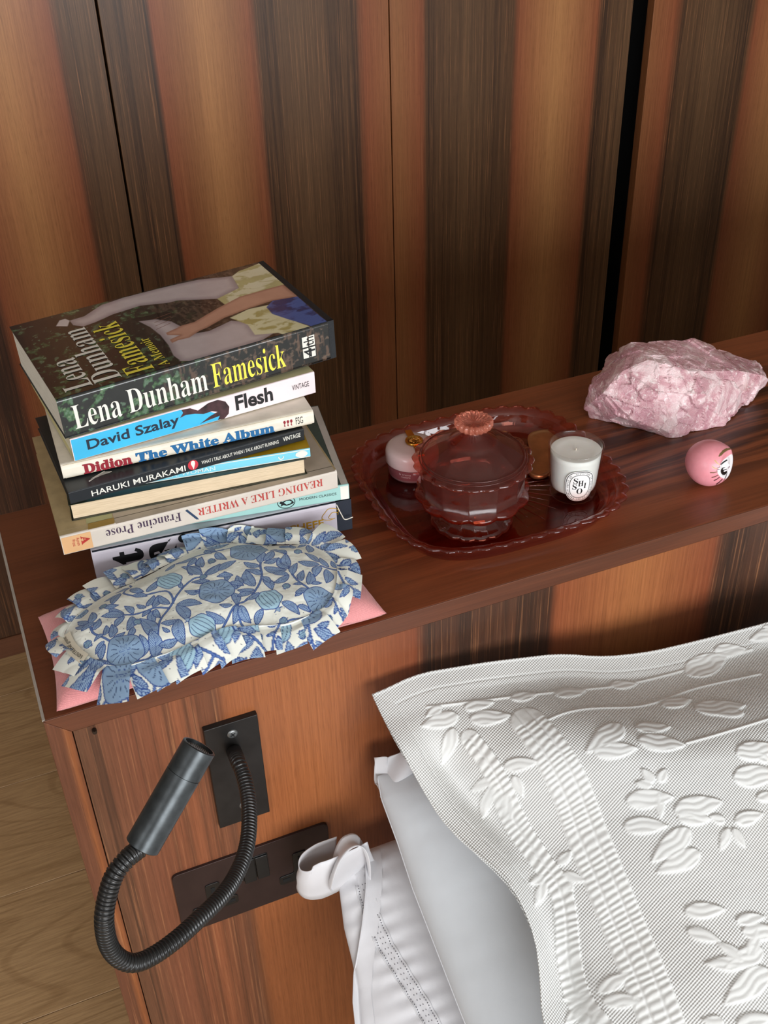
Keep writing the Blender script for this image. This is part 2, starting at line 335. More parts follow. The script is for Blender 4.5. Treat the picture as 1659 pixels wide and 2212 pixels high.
M_IN = [(30.1,57.3),(31.8,42.4),(44.5,22.9),(52.5,11.2),(67.5,1.7),(89.9,2.4),(122.6,6.9),(139.7,10.4),(144.3,14.1),(169.1,5.7),(198.8,-4.9),(215.3,-0.6),(232.0,3.7),(246.5,21.7),(258.6,48.4),(256.5,69.6),(245.2,88.6),(217.9,97.7),(184.1,118.4),(152.9,120.6),(133.3,112.5),(97.8,99.2),(78.4,95.3),(56.1,83.8),(41.5,72.5)]
TAG = [(25.4,55.2),(36.2,57.4),(44.5,22.9),(37.4,16.7)]
C_LEG1 = [(0.205,0.873),(0.262,0.88),(0.344,0.969),(0.437,0.992),(0.572,0.99),(0.662,0.983),(0.74,0.97),(0.862,0.896),(0.843,0.712),(0.736,0.646),(0.602,0.764),(0.568,0.766),(0.47,0.824),(0.357,0.807),(0.284,0.766),(0.235,0.752),(0.206,0.802)]
C_SHOE1 = [(0.1,0.905),(0.126,0.963),(0.166,0.945),(0.215,0.88),(0.266,0.876),(0.319,0.833),(0.312,0.752),(0.268,0.749),(0.213,0.75),(0.184,0.801),(0.134,0.828)]
C_FOOT1 = [(0.15,0.848),(0.173,0.91),(0.195,0.912),(0.205,0.873),(0.185,0.808)]
C_LEG2 = [(0.421,0.628),(0.479,0.597),(0.522,0.514),(0.544,0.385),(0.525,0.306),(0.611,0.275),(0.71,0.326),(0.759,0.244),(0.745,0.091),(0.806,0.047),(0.741,-0.003),(0.676,-0.01),(0.551,-0.013),(0.471,-0.002),(0.438,0.034),(0.444,0.035),(0.437,0.113),(0.449,0.243),(0.451,0.388),(0.441,0.519)]
C_SHOE2 = [(0.402,0.685),(0.46,0.672),(0.537,0.664),(0.554,0.6),(0.524,0.563),(0.485,0.582),(0.445,0.6),(0.433,0.562),(0.421,0.61)]
C_ARM = [(0.519,0.431),(0.592,0.433),(0.701,0.521),(0.813,0.594),(0.924,0.598),(0.998,0.598),(0.999,0.397),(0.906,0.431),(0.808,0.417),(0.698,0.383),(0.614,0.323),(0.581,0.309),(0.532,0.264),(0.491,0.269),(0.465,0.258),(0.467,0.304),(0.509,0.323),(0.472,0.365),(0.474,0.396),(0.537,0.427)]
C_DRESS = [(0.862,0.896),(0.902,0.941),(0.943,0.954),(1.007,0.981),(1.002,0.802),(1.001,0.594),(0.924,0.598),(0.824,0.582),(0.743,0.528),(0.736,0.646),(0.843,0.712)]
C_DRESS2 = [(0.715,0.363),(0.801,0.407),(0.877,0.391),(0.875,0.251),(0.912,0.07),(0.964,-0.123),(0.956,-0.179),(0.899,-0.196),(0.858,-0.118),(0.814,0.03),(0.738,0.082),(0.748,0.221)]
C_BLUE = [(0.863,0.371),(0.906,0.431),(0.999,0.397),(0.997,0.076),(1.0,0.004),(0.967,-0.119),(0.925,0.038),(0.89,0.147),(0.858,0.27)]
S_LEAF = [(320,41,286,39),(327,48,360,59),(312,50,294,73),(327,37,354,41),(310,29,293,33),(334,96,360,105),(338,106,340,125),(323,101,308,100),(323,105,309,125),(329,115,327,138),(345,182,358,176),(344,189,358,202),(334,186,321,185),(333,189,317,204),(344,197,347,204),(333,276,359,273),(333,283,358,294),(329,276,312,270),(326,281,305,287),(331,288,320,297),(432,103,392,114),(440,110,471,118),(398,116,431,127),(434,121,470,138),(405,160,439,172),(396,176,425,190),(433,182,474,188),(433,187,459,198),(438,198,401,209),(437,216,401,217),(407,250,435,260),(403,262,421,279),(437,270,461,275),(437,278,467,289),(446,294,411,296),(442,307,401,317),(482,95,512,98),(504,109,546,121),(537,127,514,121),(530,71,580,65),(568,59,600,66),(367,43,393,47),(404,53,434,58),(458,59,484,65),(504,158,542,164),(491,175,532,183),(501,195,523,199)]
S_LAD = [(368,70),(371,106),(373,139),(371,177),(368,229),(365,275),(361,313)]
S_GAR = [(320,63),(326,93),(330,140),(335,170),(339,203),(327,247),(322,277),(326,301)]
S_STEM = [[(370,76),(407,75),(464,89),(525,88),(587,95)],[(471,136),(509,138),(559,140)],[(299,25),(368,41),(444,58),(513,65),(604,68)]]
S_EDGE = [(258,0),(260,28),(263,55),(276,122),(291,156),(304,180),(308,217),(302,245),(287,282)]
S_FLAN = [(287,27),(294,65),(306,108),(325,148),(324,178),(321,212),(322,254),(309,291)]
L_PATH = [(0.1384,-0.006,-0.0888),(0.1361,-0.03,-0.0762),(0.1362,-0.045,-0.0799),(0.1334,-0.065,-0.0846),(0.1259,-0.09,-0.086),(0.1168,-0.11,-0.0854),(0.104,-0.13,-0.0815),(0.0886,-0.15,-0.0721),(0.0676,-0.17,-0.0604),(0.0486,-0.185,-0.0523),(0.0314,-0.195,-0.0459),(0.0191,-0.2,-0.0388),(0.0109,-0.2,-0.0284),(0.007,-0.2,-0.0109),(0.0084,-0.2,0.0127),(0.0135,-0.195,0.0266),(0.0212,-0.19,0.039),(0.0308,-0.185,0.0436),(0.0392,-0.18,0.0426)]
S_TOP = [(259,0),(302,-6),(364,3),(431,16),(466,31),(509,40),(556,44),(634,49)]
P3_HEM = [(226,25),(223,54),(226,83),(233,114),(239,139),(243,162)]
P3_FLAP = [(236,4),(226,30),(213,58),(194,96),(186,116),(181,138)]
P3_BACK = [(213,-2),(206,22),(199,57),(197,85),(194,108)]
Q_PTS = [(0.6252,0.195,0.0742),(0.6402,0.205,0.0803),(0.6832,0.21,0.0684),(0.7242,0.21,0.063),(0.739,0.2,0.054),(0.7994,0.19,0.0267),(0.7999,0.18,0.0219),(0.6096,0.17,0.0717),(0.6348,0.165,0.0807),(0.6452,0.16,0.0787),(0.6757,0.15,0.0661),(0.7447,0.155,0.0473),(0.7779,0.16,0.0326),(0.6044,0.19,0.0614),(0.5883,0.195,0.0473),(0.5902,0.2,0.018),(0.5878,0.17,0.0507),(0.6323,0.14,0.0554),(0.6493,0.135,0.0081),(0.6842,0.134,0.0457),(0.7386,0.142,0.0282),(0.7754,0.16,0.0013),(0.7426,0.148,0.0007),(0.613,0.15,0.0256)]
Q_BOT = [(0.6008,0.2055,0.0),(0.6111,0.1904,0.0),(0.6311,0.1759,0.0),(0.6484,0.1527,0.0),(0.6535,0.1394,0.0),(0.6921,0.1342,0.0),(0.7167,0.1327,0.0),(0.7428,0.1481,0.0)]
TIE = [(0.2363,-0.045,-0.2203),(0.216,-0.05,-0.1845),(0.1949,-0.055,-0.1815),(0.174,-0.06,-0.182),(0.166,-0.062,-0.2006),(0.1728,-0.06,-0.2298),(0.1907,-0.055,-0.2511),(0.2047,-0.045,-0.2671)]
# ------------------------------------------------------------------ the room
WH = plain('wall_paint', (158, 150, 140), 0.8, bump=0.05)
def struct(name, a, b, m):
    o = MB().box(a, b).obj(name, m, None, origin=a); o['kind'] = 'structure'; return o
struct('wall_left', (-2.3, -3.3, FLOOR), (-2.2, 2.0, 1.6), WH)
struct('wall_right', (3.2, -3.3, FLOOR), (3.3, 2.0, 1.6), WH)
struct('wall_back', (-2.2, 1.9, FLOOR), (3.2, 2.0, 1.6), WH)
struct('wall_front', (-2.2, -3.3, FLOOR), (3.2, -3.2, 1.6), WH)
struct('ceiling', (-2.3, -3.3, 1.6), (3.3, 2.0, 1.7), plain('ceiling_paint', (196, 192, 186), 0.8))
fl = struct('floor', (-2.3, -3.3, FLOOR - 0.1), (3.3, 2.0, FLOOR - 0.0095), plain('subfloor', (90, 66, 44), 0.7))
OAK = [oak('oak_board_%s' % s, k) for s, k in (('a', 1.0), ('b', 4.3), ('c', 7.9), ('d', 11.2))]
yb = 1.4065
row = 0
while yb > -3.1:
    x = -2.2 + [0.0, -1.0, -0.45, -1.3][row % 4]
    while x < 3.2:
        xa, xb_ = max(-2.2, x), min(3.2, x + 1.9)
        if xb_ - xa > 0.05:
            MB().box((xa + 0.0006, yb - 0.2434, FLOOR - 0.009), (xb_ - 0.0006, yb - 0.0004, FLOOR)).obj('floor_plank', OAK[(row + int(x * 3)) % 4], fl, bevel=0.0012, origin=((xa + xb_) / 2, yb - 0.12, FLOOR))
        x += 1.9
    yb -= 0.2435; row += 1

# ------------------------------------------------------------------ wardrobe behind the headboard
wr = thing('wardrobe', (0.8, WALL, FLOOR), 'tall wardrobe with striped walnut veneer doors behind the headboard', 'wardrobe')
# colours along x (metres); object coordinates of each door are shifted, so stops are given relative to the wardrobe base x = 0.8
def st(lst): return [(p - 0.8, c, s) for p, c, s in lst]
DK, DK2, LI, MI, RD = (93, 65, 43), (105, 77, 52), (150, 98, 60), (182, 128, 80), (144, 82, 52)
WST = [(-0.70, LI, 0.05), (-0.36, LI, 0.05), (-0.34, DK, 1.0), (-0.20, DK2, 0.45), (-0.168, DK, 1.0), (0.02, (84, 54, 38), 0.8), (0.078, (80, 50, 36), 1.0), (0.088, RD, 0.1), (0.17, MI, 0.05), (0.255, RD, 0.08), (0.268, DK, 1.0), (0.30, DK2, 0.45), (0.408, DK, 1.0), (0.416, RD, 0.1),
       (0.46, LI, 0.05), (0.50, MI, 0.05), (0.55, LI, 0.05), (0.58, RD, 0.08), (0.589, DK, 1.0), (0.66, DK2, 0.35), (0.765, DK, 1.0), (0.779, RD, 0.1), (0.845, LI, 0.08), (0.893, RD, 0.1), (0.902, DK, 1.0), (0.99, DK2, 0.35), (1.077, DK, 1.0), (1.087, RD, 0.08), (1.17, MI, 0.05), (1.253, RD, 0.08), (1.262, DK, 1.0), (1.34, DK2, 0.45)]
WST2 = [(1.3, LI, 0.05), (1.36, LI, 0.05), (1.43, RD, 0.08), (1.45, DK, 1.0), (1.53, DK2, 0.35), (1.612, DK, 1.0), (1.624, RD, 0.1), (1.72, MI, 0.05), (1.80, RD, 0.05), (1.82, DK, 1.0), (2.0, DK2, 0.45), (2.02, LI, 0.1), (2.3, LI, 0.05)]
vA = veneer('walnut_veneer_doors', st(WST), -1.5, 0.54, 1.0)
vB = veneer('walnut_veneer_doors_right', st(WST2), 0.5, 1.5, 1.0)
for xa, xb_, m in ((-0.6675, -0.1685, vA), (-0.166, 0.3302, vA), (0.3342, 0.8295, vA), (0.8317, 1.3317, vA), (1.3793, 1.878, vB), (1.880, 2.38, vB)):
    MB().box((xa, WALL, FLOOR + 0.052), (xb_, WALL + 0.022, 1.56)).obj('door', m, wr, bevel=0.0008)
INT = plain('wardrobe_interior', (9, 8, 8), 0.9, var=0.05)
cs = MB()
cs.box((-0.67, WALL + 0.56, FLOOR + 0.052), (2.38, WALL + 0.575, 1.57)).box((-0.68, WALL + 0.024, FLOOR + 0.052), (-0.6685, WALL + 0.575, 1.57)).box((2.381, WALL + 0.024, FLOOR + 0.052), (2.395, WALL + 0.575, 1.57))
cs.box((-0.67, WALL + 0.024, 1.565), (2.38, WALL + 0.575, 1.58)).box((-0.67, WALL + 0.024, FLOOR + 0.04), (2.38, WALL + 0.56, FLOOR + 0.055))
cs.box((1.25, WALL + 0.024, FLOOR + 0.055), (1.30, WALL + 0.56, 1.565)).box((1.392, WALL + 0.024, FLOOR + 0.055), (1.41, WALL + 0.56, 1.565))
cs.obj('carcass', INT, wr)
PL = veneer('walnut_veneer_plinth', [(-1.5, (120, 76, 50), 0.4), (1.6, (120, 76, 50), 0.4)], -1.5, 1.6, 1.0)
MB().box((-0.67, WALL - 0.001, FLOOR), (2.38, WALL + 0.018, FLOOR + 0.050)).obj('plinth', along_x('walnut_plinth', [(0, 0.3), (1, 0.3)], 0.5, 0.3, (110, 70, 48), z=True), wr)

# ------------------------------------------------------------------ headboard
hb = thing('headboard', (0.0, 0.0, FLOOR), 'freestanding walnut headboard with a deep flat top at the head of the bed', 'headboard')
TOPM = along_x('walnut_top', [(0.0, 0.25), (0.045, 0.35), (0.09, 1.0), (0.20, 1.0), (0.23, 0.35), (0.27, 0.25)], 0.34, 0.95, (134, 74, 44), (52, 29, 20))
RAILM = along_x('walnut_rail', [(0, 0.6), (1, 0.6)], 0.4, 0.5, (100, 57, 37), (52, 30, 22), z=True)
HX = 2.3
MB().box((0.0006, 0.0, -0.018), (HX, 0.2895, 0.0)).obj('top_panel', TOPM, hb, bevel=0.0014, seg=3)
MB().box((-0.0004, 0.0006, -0.0012), (0.0018, 0.29, 0.0003)).obj('edge_banding', plain('edge_strip', (172, 164, 154), 0.45), hb, label='thin pale edge strip')
MB().add([(0, -0.0006, 0), (HX, -0.0006, 0), (HX, -0.0006, -0.0186), (0.0186, -0.0006, -0.0186), (0, 0, 0), (HX, 0, 0), (HX, 0, -0.0186), (0.0186, 0, -0.0186)],
         [(0, 3, 2, 1), (4, 5, 6, 7), (0, 1, 5, 4), (3, 7, 6, 2), (0, 4, 7, 3), (1, 2, 6, 5)]).obj('top_rail', RAILM, hb, bevel=0.0009)
PST = [(0.0, (126, 76, 50), 0.6), (0.018, (100, 66, 46), 0.9), (0.06, (122, 72, 50), 0.75), (0.10, (136, 80, 52), 0.6), (0.132, (108, 68, 48), 0.95), (0.1385, (146, 86, 50), 0.05), (0.22, (156, 94, 54), 0.05), (0.27, (138, 78, 45), 0.05), (0.309, (122, 64, 38), 0.08), (0.314, (74, 46, 32), 1.0), (0.40, (82, 52, 36), 0.8), (0.437, (70, 44, 30), 1.0), (0.444, (136, 74, 44), 0.1),
       (0.53, (160, 100, 58), 0.05), (0.612, (132, 70, 42), 0.1), (0.622, (70, 44, 30), 1.0), (0.70, (82, 52, 36), 0.8), (0.80, (70, 44, 30), 1.0), (0.81, LI, 0.1), (0.98, LI, 0.05), (0.99, DK, 1.0), (1.17, DK, 0.9), (1.18, LI, 0.05), (1.4, LI, 0.05)]
PM = veneer('walnut_veneer_headboard', PST, 0.0, 1.4, 1.0)
MB().add([(0, -0.0006, -0.0002), (0.0184, -0.0006, -0.0188), (0.0184, -0.0006, FLOOR + 0.001), (0, -0.0006, FLOOR + 0.001), (0, 0.02, -0.0182), (0.0184, 0.02, -0.0188), (0.0184, 0.02, FLOOR + 0.001), (0, 0.02, FLOOR + 0.001)],
         [(0, 3, 2, 1), (4, 5, 6, 7), (0, 1, 5, 4), (1, 2, 6, 5), (2, 3, 7, 6), (3, 0, 4, 7)]).obj('side_stile', veneer('walnut_stile', [(0.0, (100, 60, 42), 0.7), (0.010, (104, 62, 42), 0.7), (0.0145, (140, 82, 46), 0.1), (0.0184, (118, 68, 42), 0.1)], 0.0, 0.0184, 1.0), hb, bevel=0.0007)
MB().box((0.0192, 0.0, FLOOR), (HX, 0.018, -0.0192)).obj('front_panel', PM, hb)
MB().box((0.0006, 0.0205, FLOOR), (0.019, 0.289, -0.0186)).box((HX - 0.019, 0.0205, FLOOR), (HX, 0.289, -0.0186)).box((0.019, 0.27, FLOOR), (HX - 0.019, 0.288, -0.0186)).obj('carcass', plain('walnut_carcass', (112, 70, 46), 0.5), hb)
bk = MB(); v, f = tube([(0.0345, -0.0006, -0.0235), (0.0345, -0.004, -0.0235)], 0.0019, 12); bk.add(v, f); bk.box((0.0338, -0.0052, -0.0228), (0.0352, -0.004, -0.0214)); bk.obj('hook', plain('hook_metal', (70, 62, 56), 0.35, 0.9), hb)

# ------------------------------------------------------------------ reading lamp
BLK = plain('black_bronze', (34, 32, 31), 0.42, 0.35, var=0.12, vscale=80, bump=0.05)
lm = thing('reading_lamp', (0.139, 0.0, -0.1785), 'black gooseneck reading lamp on a rectangular plate screwed to the headboard', 'lamp')
MB().box((0.1165, -0.0058, -0.1785), (0.1622, 0.0, -0.0562)).obj('back_plate', BLK, lm, bevel=0.0006)
for sx, sz in ((0.1395, -0.0692), (0.1405, -0.1585)):
    v, f = lathe([(0.0, 0.0012), (0.0030, 0.0011), (0.0043, 0.0004), (0.0045, 0)], 28)
    v2 = np.stack([sx + v[:, 0], -0.0058 - v[:, 2], sz + v[:, 1]], 1)
    s = mesh('screw', v2, [tuple(q) for q in f], plain('screw_grey', (120, 122, 122), 0.35, 0.7), lm, smooth=True)
    b = MB()
    for a in (0.5, 0.5 + math.pi / 2):
        c_, s_ = math.cos(a), math.sin(a); L_, W_ = 0.0024, 0.00045
        b.add([(sx + c_ * L_ * i - s_ * W_ * j, -0.00712, sz + s_ * L_ * i + c_ * W_ * j) for i, j in ((-1, -1), (1, -1), (1, 1), (-1, 1))], [(0, 1, 2, 3)])
    b.obj('screw_slot', plain('slot_black', (14, 14, 14), 0.6), s)
path = spline(L_PATH, 400)
i0 = 0
P = resample(path, 0.00036)
dist = np.r_[0, np.cumsum(np.linalg.norm(np.diff(P, axis=0), axis=1))]
k0 = np.searchsorted(dist, 0.022)
v, f = tube(P[:k0:8], 0.0064, 24); mesh('collar', v, f, plain('rubber_black', (22, 18, 17), 0.6, 0.1), lm, smooth=True)
PG = P[k0 - 2:]; dg = dist[k0 - 2:] - dist[k0 - 2]
ph = (dg / 0.0029) % 1.0
rad = 0.00605 - 0.0011 * np.exp(-((ph - 0.5) / 0.13) ** 2) + 0.00025 * np.sin(ph * 2 * np.pi * 2)
v, f = tube(PG, rad, 22)
mesh('gooseneck', v, np.array([q for q in f if len(q) == 4]), plain('gooseneck_black', (30, 30, 30), 0.34, 0.25, var=0.05, coat=0.2), lm, smooth=True)
hb0 = np.array([0.0416, -0.178, 0.0417]); ht = np.array([0.0902, -0.157, 0.0897]); ax = (ht - hb0) / np.linalg.norm(ht - hb0); HL = np.linalg.norm(ht - hb0)
def oriented(prof, n, o0, axis, cap=True, rf=None):
    q = Vector((0, 0, 1)).rotation_difference(Vector(axis)).to_matrix(); v, f = lathe(prof, n, rfun=rf)
    return np.array([np.array(q @ Vector(x)) + np.array(o0) for x in v]), [tuple(k) for k in f]
rh = 0.0112
v, f = oriented([(0.0, 0.0), (rh * 0.55, 0.0), (rh - 0.0006, 0), (rh, 0.0006), (rh, HL * 0.72), (rh - 0.0004, HL * 0.722), (rh - 0.0004, HL * 0.728), (rh, HL * 0.73), (rh, HL - 0.0005), (rh - 0.0006, HL), (rh - 0.0016, HL), (rh - 0.0016, HL - 0.003)], 56, hb0, ax)
hd = mesh('lamp_head', v, f, plain('lamp_head_black', (62, 66, 68), 0.34, 0.6, var=0.15, vscale=120), lm, smooth=True)
hd.modifiers.new('es', 'EDGE_SPLIT').split_angle = 0.7
ln = NT('lens_ribbed'); wv = ln.node('ShaderNodeTexWave', wave_type='BANDS'); wv.inputs['Scale'].default_value = 260; ln.link(ln.coord(), wv.inputs['Vector'])
ln.link(ln.ramp(wv.outputs[0], [(0.2, lin((60, 50, 46))), (0.8, lin((150, 138, 132)))]), ln.b.inputs['Base Color']); ln.b.inputs['Roughness'].default_value = 0.25; ln.bump(wv.outputs[0], 0.6, 0.0006)
v, f = oriented([(0.0, HL - 0.0018), (rh - 0.0017, HL - 0.0022)], 40, hb0, ax); mesh('lens', v, f, ln.m, hd, smooth=True)

# ------------------------------------------------------------------ double wall socket
so = thing('wall_socket', (0.1405, 0.0, -0.309), 'dark bronze double wall socket with two switches on the headboard', 'socket')
SX0, SX1, SZ0, SZ1 = 0.0672, 0.2150, -0.3095, -0.2235
def rrect(x0, x1, z0, z1, r, n=8):
    o = []
    for cx_, cz_, a0 in ((x1 - r, z1 - r, 0), (x0 + r, z1 - r, 90), (x0 + r, z0 + r, 180), (x1 - r, z0 + r, 270)):
        for k in range(n + 1):
            a = math.radians(a0 + 90 * k / n); o.append((cx_ + r * math.cos(a), cz_ + r * math.sin(a)))
    return o
def slab(name, out, y0, y1, m, parent, bevel=0.0, **kw):
    n = len(out); v = [(x, y0, z) for x, z in out] + [(x, y1, z) for x, z in out]
    f = [tuple(range(n)), tuple(range(2 * n - 1, n - 1, -1))] + [(i, i + n, (i + 1) % n + n, (i + 1) % n) for i in range(n)]
    o = mesh(name, v, f, m, parent, **kw)
    if bevel: bev(o, bevel)
    return o
slab('face_plate', rrect(SX0, SX1, SZ0, SZ1, 0.006), -0.0030, 0.0, plain('plate_bronze', (58, 44, 42), 0.38, 0.5, var=0.08), so, 0.0004)
SBK = plain('socket_black', (18, 19, 20), 0.3, 0.0, var=0.1); SLOT = plain('slot_dark', (4, 4, 4), 0.9)
def plug_face(cx_, cz_):
    # British three-pin insert: an upright earth lobe over two flat lobes
    out = []
    pts = [(-0.0068, 0.0175), (0.0068, 0.0175), (0.0068, -0.0095), (0.0215, -0.0095), (0.0215, -0.0215), (-0.0215, -0.0215), (-0.0215, -0.0095), (-0.0068, -0.0095)]
    n = len(pts)
    for i in range(n):
        p0, p1, p2 = np.array(pts[i - 1]), np.array(pts[i]), np.array(pts[(i + 1) % n])
        a = p1 + (p0 - p1) / np.linalg.norm(p0 - p1) * 0.003; c = p1 + (p2 - p1) / np.linalg.norm(p2 - p1) * 0.003
        for t in (0, 0.33, 0.67, 1): q = (1 - t) ** 2 * a + 2 * t * (1 - t) * p1 + t * t * c; out.append((cx_ + q[0], cz_ + q[1]))
    o = slab('socket_insert', out[::-1], -0.0040, -0.0026, SBK, so, 0.0003)
    for a, b, c, d in ((-0.0019, 0.0019, 0.0045, 0.0120), (-0.0185, -0.0110, -0.0177, -0.0135), (0.0110, 0.0185, -0.0177, -0.0135)):
        MB().box((cx_ + a, -0.0043, cz_ + c), (cx_ + b, -0.0036, cz_ + d)).obj('pin_slot', SLOT, o)
plug_face(0.1010, -0.2680); plug_face(0.1850, -0.2670)
slab('switch_frame', rrect(0.1297, 0.1553, -0.2640, -0.2345, 0.002), -0.0036, -0.0028, SBK, so, 0.0003)
for xa in (0.1307, 0.1431):
    mb = MB(); x1_ = xa + 0.0112
    mb.add([(xa, -0.0036, -0.2628), (x1_, -0.0036, -0.2628), (x1_, -0.0078, -0.2628), (xa, -0.0078, -0.2628), (xa, -0.0036, -0.2357), (x1_, -0.0036, -0.2357), (x1_, -0.0048, -0.2357), (xa, -0.0048, -0.2357), (xa, -0.0056, -0.2425), (x1_, -0.0056, -0.2425)],
           [(0, 1, 2, 3), (3, 2, 9, 8), (8, 9, 6, 7), (4, 7, 6, 5), (0, 3, 8, 7, 4), (1, 5, 6, 9, 2), (0, 4, 5, 1)])
    mb.obj('rocker_switch', SBK, so, bevel=0.0004)
# ------------------------------------------------------------------ value noise and painting helpers for printed things
def vnoise(x, y, s, seed=0):
    x = np.asarray(x) * s + seed * 17.3; y = np.asarray(y) * s + seed * 9.1
    xi = np.floor(x).astype(int); yi = np.floor(y).astype(int); fx = x - xi; fy = y - yi
    fx = fx * fx * (3 - 2 * fx); fy = fy * fy * (3 - 2 * fy)
    def h(a, b):
        n = (a * 374761393 + b * 668265263) & 0x7fffffff; n = ((n ^ (n >> 13)) * 1274126177) & 0x7fffffff
        return ((n ^ (n >> 16)) & 0xffff) / 65535.0
    return (h(xi, yi) * (1 - fx) + h(xi + 1, yi) * fx) * (1 - fy) + (h(xi, yi + 1) * (1 - fx) + h(xi + 1, yi + 1) * fx) * fy
def fbm(x, y, s, seed=0, o=4):
    a = 0; w_ = 0.5; t = 0
    for k in range(o): a = a + w_ * vnoise(x, y, s * 2 ** k, seed + k); t += w_; w_ *= 0.55
    return a / t
def sstep(a, b, x): t = np.clip((x - a) / (b - a), 0, 1); return t * t * (3 - 2 * t)
def sdpoly(x, y, P):
    """signed distance to a polygon, negative inside"""
    P = np.asarray(P, float); d = np.full(x.shape, 1e9); s = np.ones(x.shape)
    n = len(P)
    for i in range(n):
        a = P[i]; b = P[i - 1]; e = b - a; wx = x - a[0]; wy = y - a[1]
        t = np.clip((wx * e[0] + wy * e[1]) / (e @ e + 1e-12), 0, 1)
        d = np.minimum(d, (wx - e[0] * t) ** 2 + (wy - e[1] * t) ** 2)
        c1 = y >= a[1]; c2 = y < b[1]; c3 = e[0] * wy > e[1] * wx
        s = np.where((c1 & c2 & c3) | (~c1 & ~c2 & ~c3), -s, s)
    return s * np.sqrt(d)
def sdseg(x, y, a, b):
    ex, ey = b[0] - a[0], b[1] - a[1]; t = np.clip(((x - a[0]) * ex + (y - a[1]) * ey) / (ex * ex + ey * ey + 1e-12), 0, 1)
    return np.hypot(x - a[0] - ex * t, y - a[1] - ey * t)
def over(col, m, c):
    m = np.clip(m, 0, 1)[:, None]; return col * (1 - m) + np.asarray(c) * m

# ------------------------------------------------------------------ books, bottom to top
def bframe(q):
    x, y, z, yaw, roll, pitch, L, W, T = q
    c, s = math.cos, math.sin
    Rz = np.array([[c(yaw), -s(yaw), 0], [s(yaw), c(yaw), 0], [0, 0, 1]]); Ry = np.array([[c(roll), 0, s(roll)], [0, 1, 0], [-s(roll), 0, c(roll)]]); Rx = np.array([[1, 0, 0], [0, c(pitch), -s(pitch)], [0, s(pitch), c(pitch)]])
    R_ = Rz @ Ry @ Rx; o = np.array([x, y, z])
    return lambda l, w_, t: o + R_ @ np.array([l, w_, t])
PAGES = {}
def pages_mat(col):
    if col in PAGES: return PAGES[col]
    t = NT('paper_edges'); f = t.noise(t.coord(scale=(0.02, 0.02, 1)), 2200, 2, 0.6); f2 = t.noise(t.coord(), 60, 3)
    t.link(t.mix(1.0, t.mix(f2, c4(tuple(x * 0.94 for x in col)), c4(col)), t.ramp(f, [(0.35, (0.80, 0.78, 0.74)), (0.6, (1, 1, 1))]), 'MULTIPLY'), t.b.inputs['Base Color'])
    t.b.inputs['Roughness'].default_value = 0.85; t.bump(f, 0.3, 0.0003); PAGES[col] = t.m; return t.m
def book(name, q, label, spine_m, top_m, pcol, r=0.0015, th=0.0006, ov=(0.0005, 0.0005), inset=0.0015, fore=False, boards=None, pages_in=0.0, group='books in the tall stack on the headboard'):
    """fore=True: the fore-edge faces the front. Returns root and the mapping (l, w, t)"""
    x, y, z, yaw, roll, pitch, L, W, T = q
    F = bframe(q)
    root = thing(name, tuple(F(L / 2, W / 2, 0)), label, 'book', group)
    if fore: Fc = lambda l, w_, t: F(l, W - w_, t)
    else: Fc = F
    sec = [(W, 0)] ; r = min(r, T * 0.45)
    sec += [(r - r * math.sin(a), r - r * math.cos(a)) for a in np.linspace(0, math.pi / 2, 5)]
    sec += [(r - r * math.cos(a), T - r + r * math.sin(a)) for a in np.linspace(0, math.pi / 2, 5)] + [(W, T)]
    inn = [(W, th)] + [(max(th, a), min(max(b, th), T - th)) for a, b in sec[1:-1]] + [(W, T - th)]
    n = len(sec); V = []
    for l in (-ov[0], L + ov[1]):
        V += [Fc(l, a, b) for a, b in sec] + [Fc(l, a, b) for a, b in inn]
    Fs = []; idx = []
    for i in range(n - 1):
        sp = 1 if i == n - 2 or i == 0 else 0
        Fs.append((i, i + 1, 2 * n + i + 1, 2 * n + i)); idx.append(sp)
        Fs.append((n + i + 1, n + i, 3 * n + i, 3 * n + i + 1)); idx.append(1)
        Fs.append((i + 1, i, n + i, n + i + 1)); idx.append(sp)
        Fs.append((2 * n + i, 2 * n + i + 1, 3 * n + i + 1, 3 * n + i)); idx.append(sp)
    Fs += [(0, 2 * n, 3 * n, n), (n - 1, 2 * n - 1, 4 * n - 1, 3 * n - 1)]; idx += [1, 1]
    mesh('cover', V, Fs, [spine_m, top_m], root, idx=idx)
    a, b = inset, W - 0.0025 - pages_in; p = MB()
    nz = 1
    bx = lambda l0, l1, w0, w1, t0, t1: [Fc(l, w_, t) for l, w_, t in ((l0, w0, t0), (l1, w0, t0), (l1, w1, t0), (l0, w1, t0), (l0, w0, t1), (l1, w0, t1), (l1, w1, t1), (l0, w1, t1))]
    BF = [(0, 3, 2, 1), (4, 5, 6, 7), (0, 1, 5, 4), (1, 2, 6, 5), (2, 3, 7, 6), (3, 0, 4, 7)]
    p.add(bx(0.0012, L - 0.0012, max(th, a), b, th * 1.02, T - th * 1.02), BF)
    p.obj('pages', pages_mat(pcol), root)
    if boards:
        m, e0, e1 = boards; bo = MB(); bt = 0.0022
        bo.add(bx(-e0, L + e1, 0.0012, W + 0.001, th, th + bt), BF); bo.add(bx(-e0, L + e1, 0.0012, W + 0.001, T - th - bt, T - th), BF)
        bo.add(bx(-e0, L + e1, 0.0010, 0.0030, th, T - th), BF); bo.obj('boards', m, root)
    return root, F
def spine_fn(F, L, T, u0, u1, v0, v1, e=0.00025, flip=False):
    """unit box -> spine (w = 0) ; flip turns the writing upside down"""
    def fn(a, b):
        if flip: a, b = 1 - a, 1 - b
        return F((u0 + (u1 - u0) * a) * L, -e, (v0 + (v1 - v0) * b) * T)
    return fn
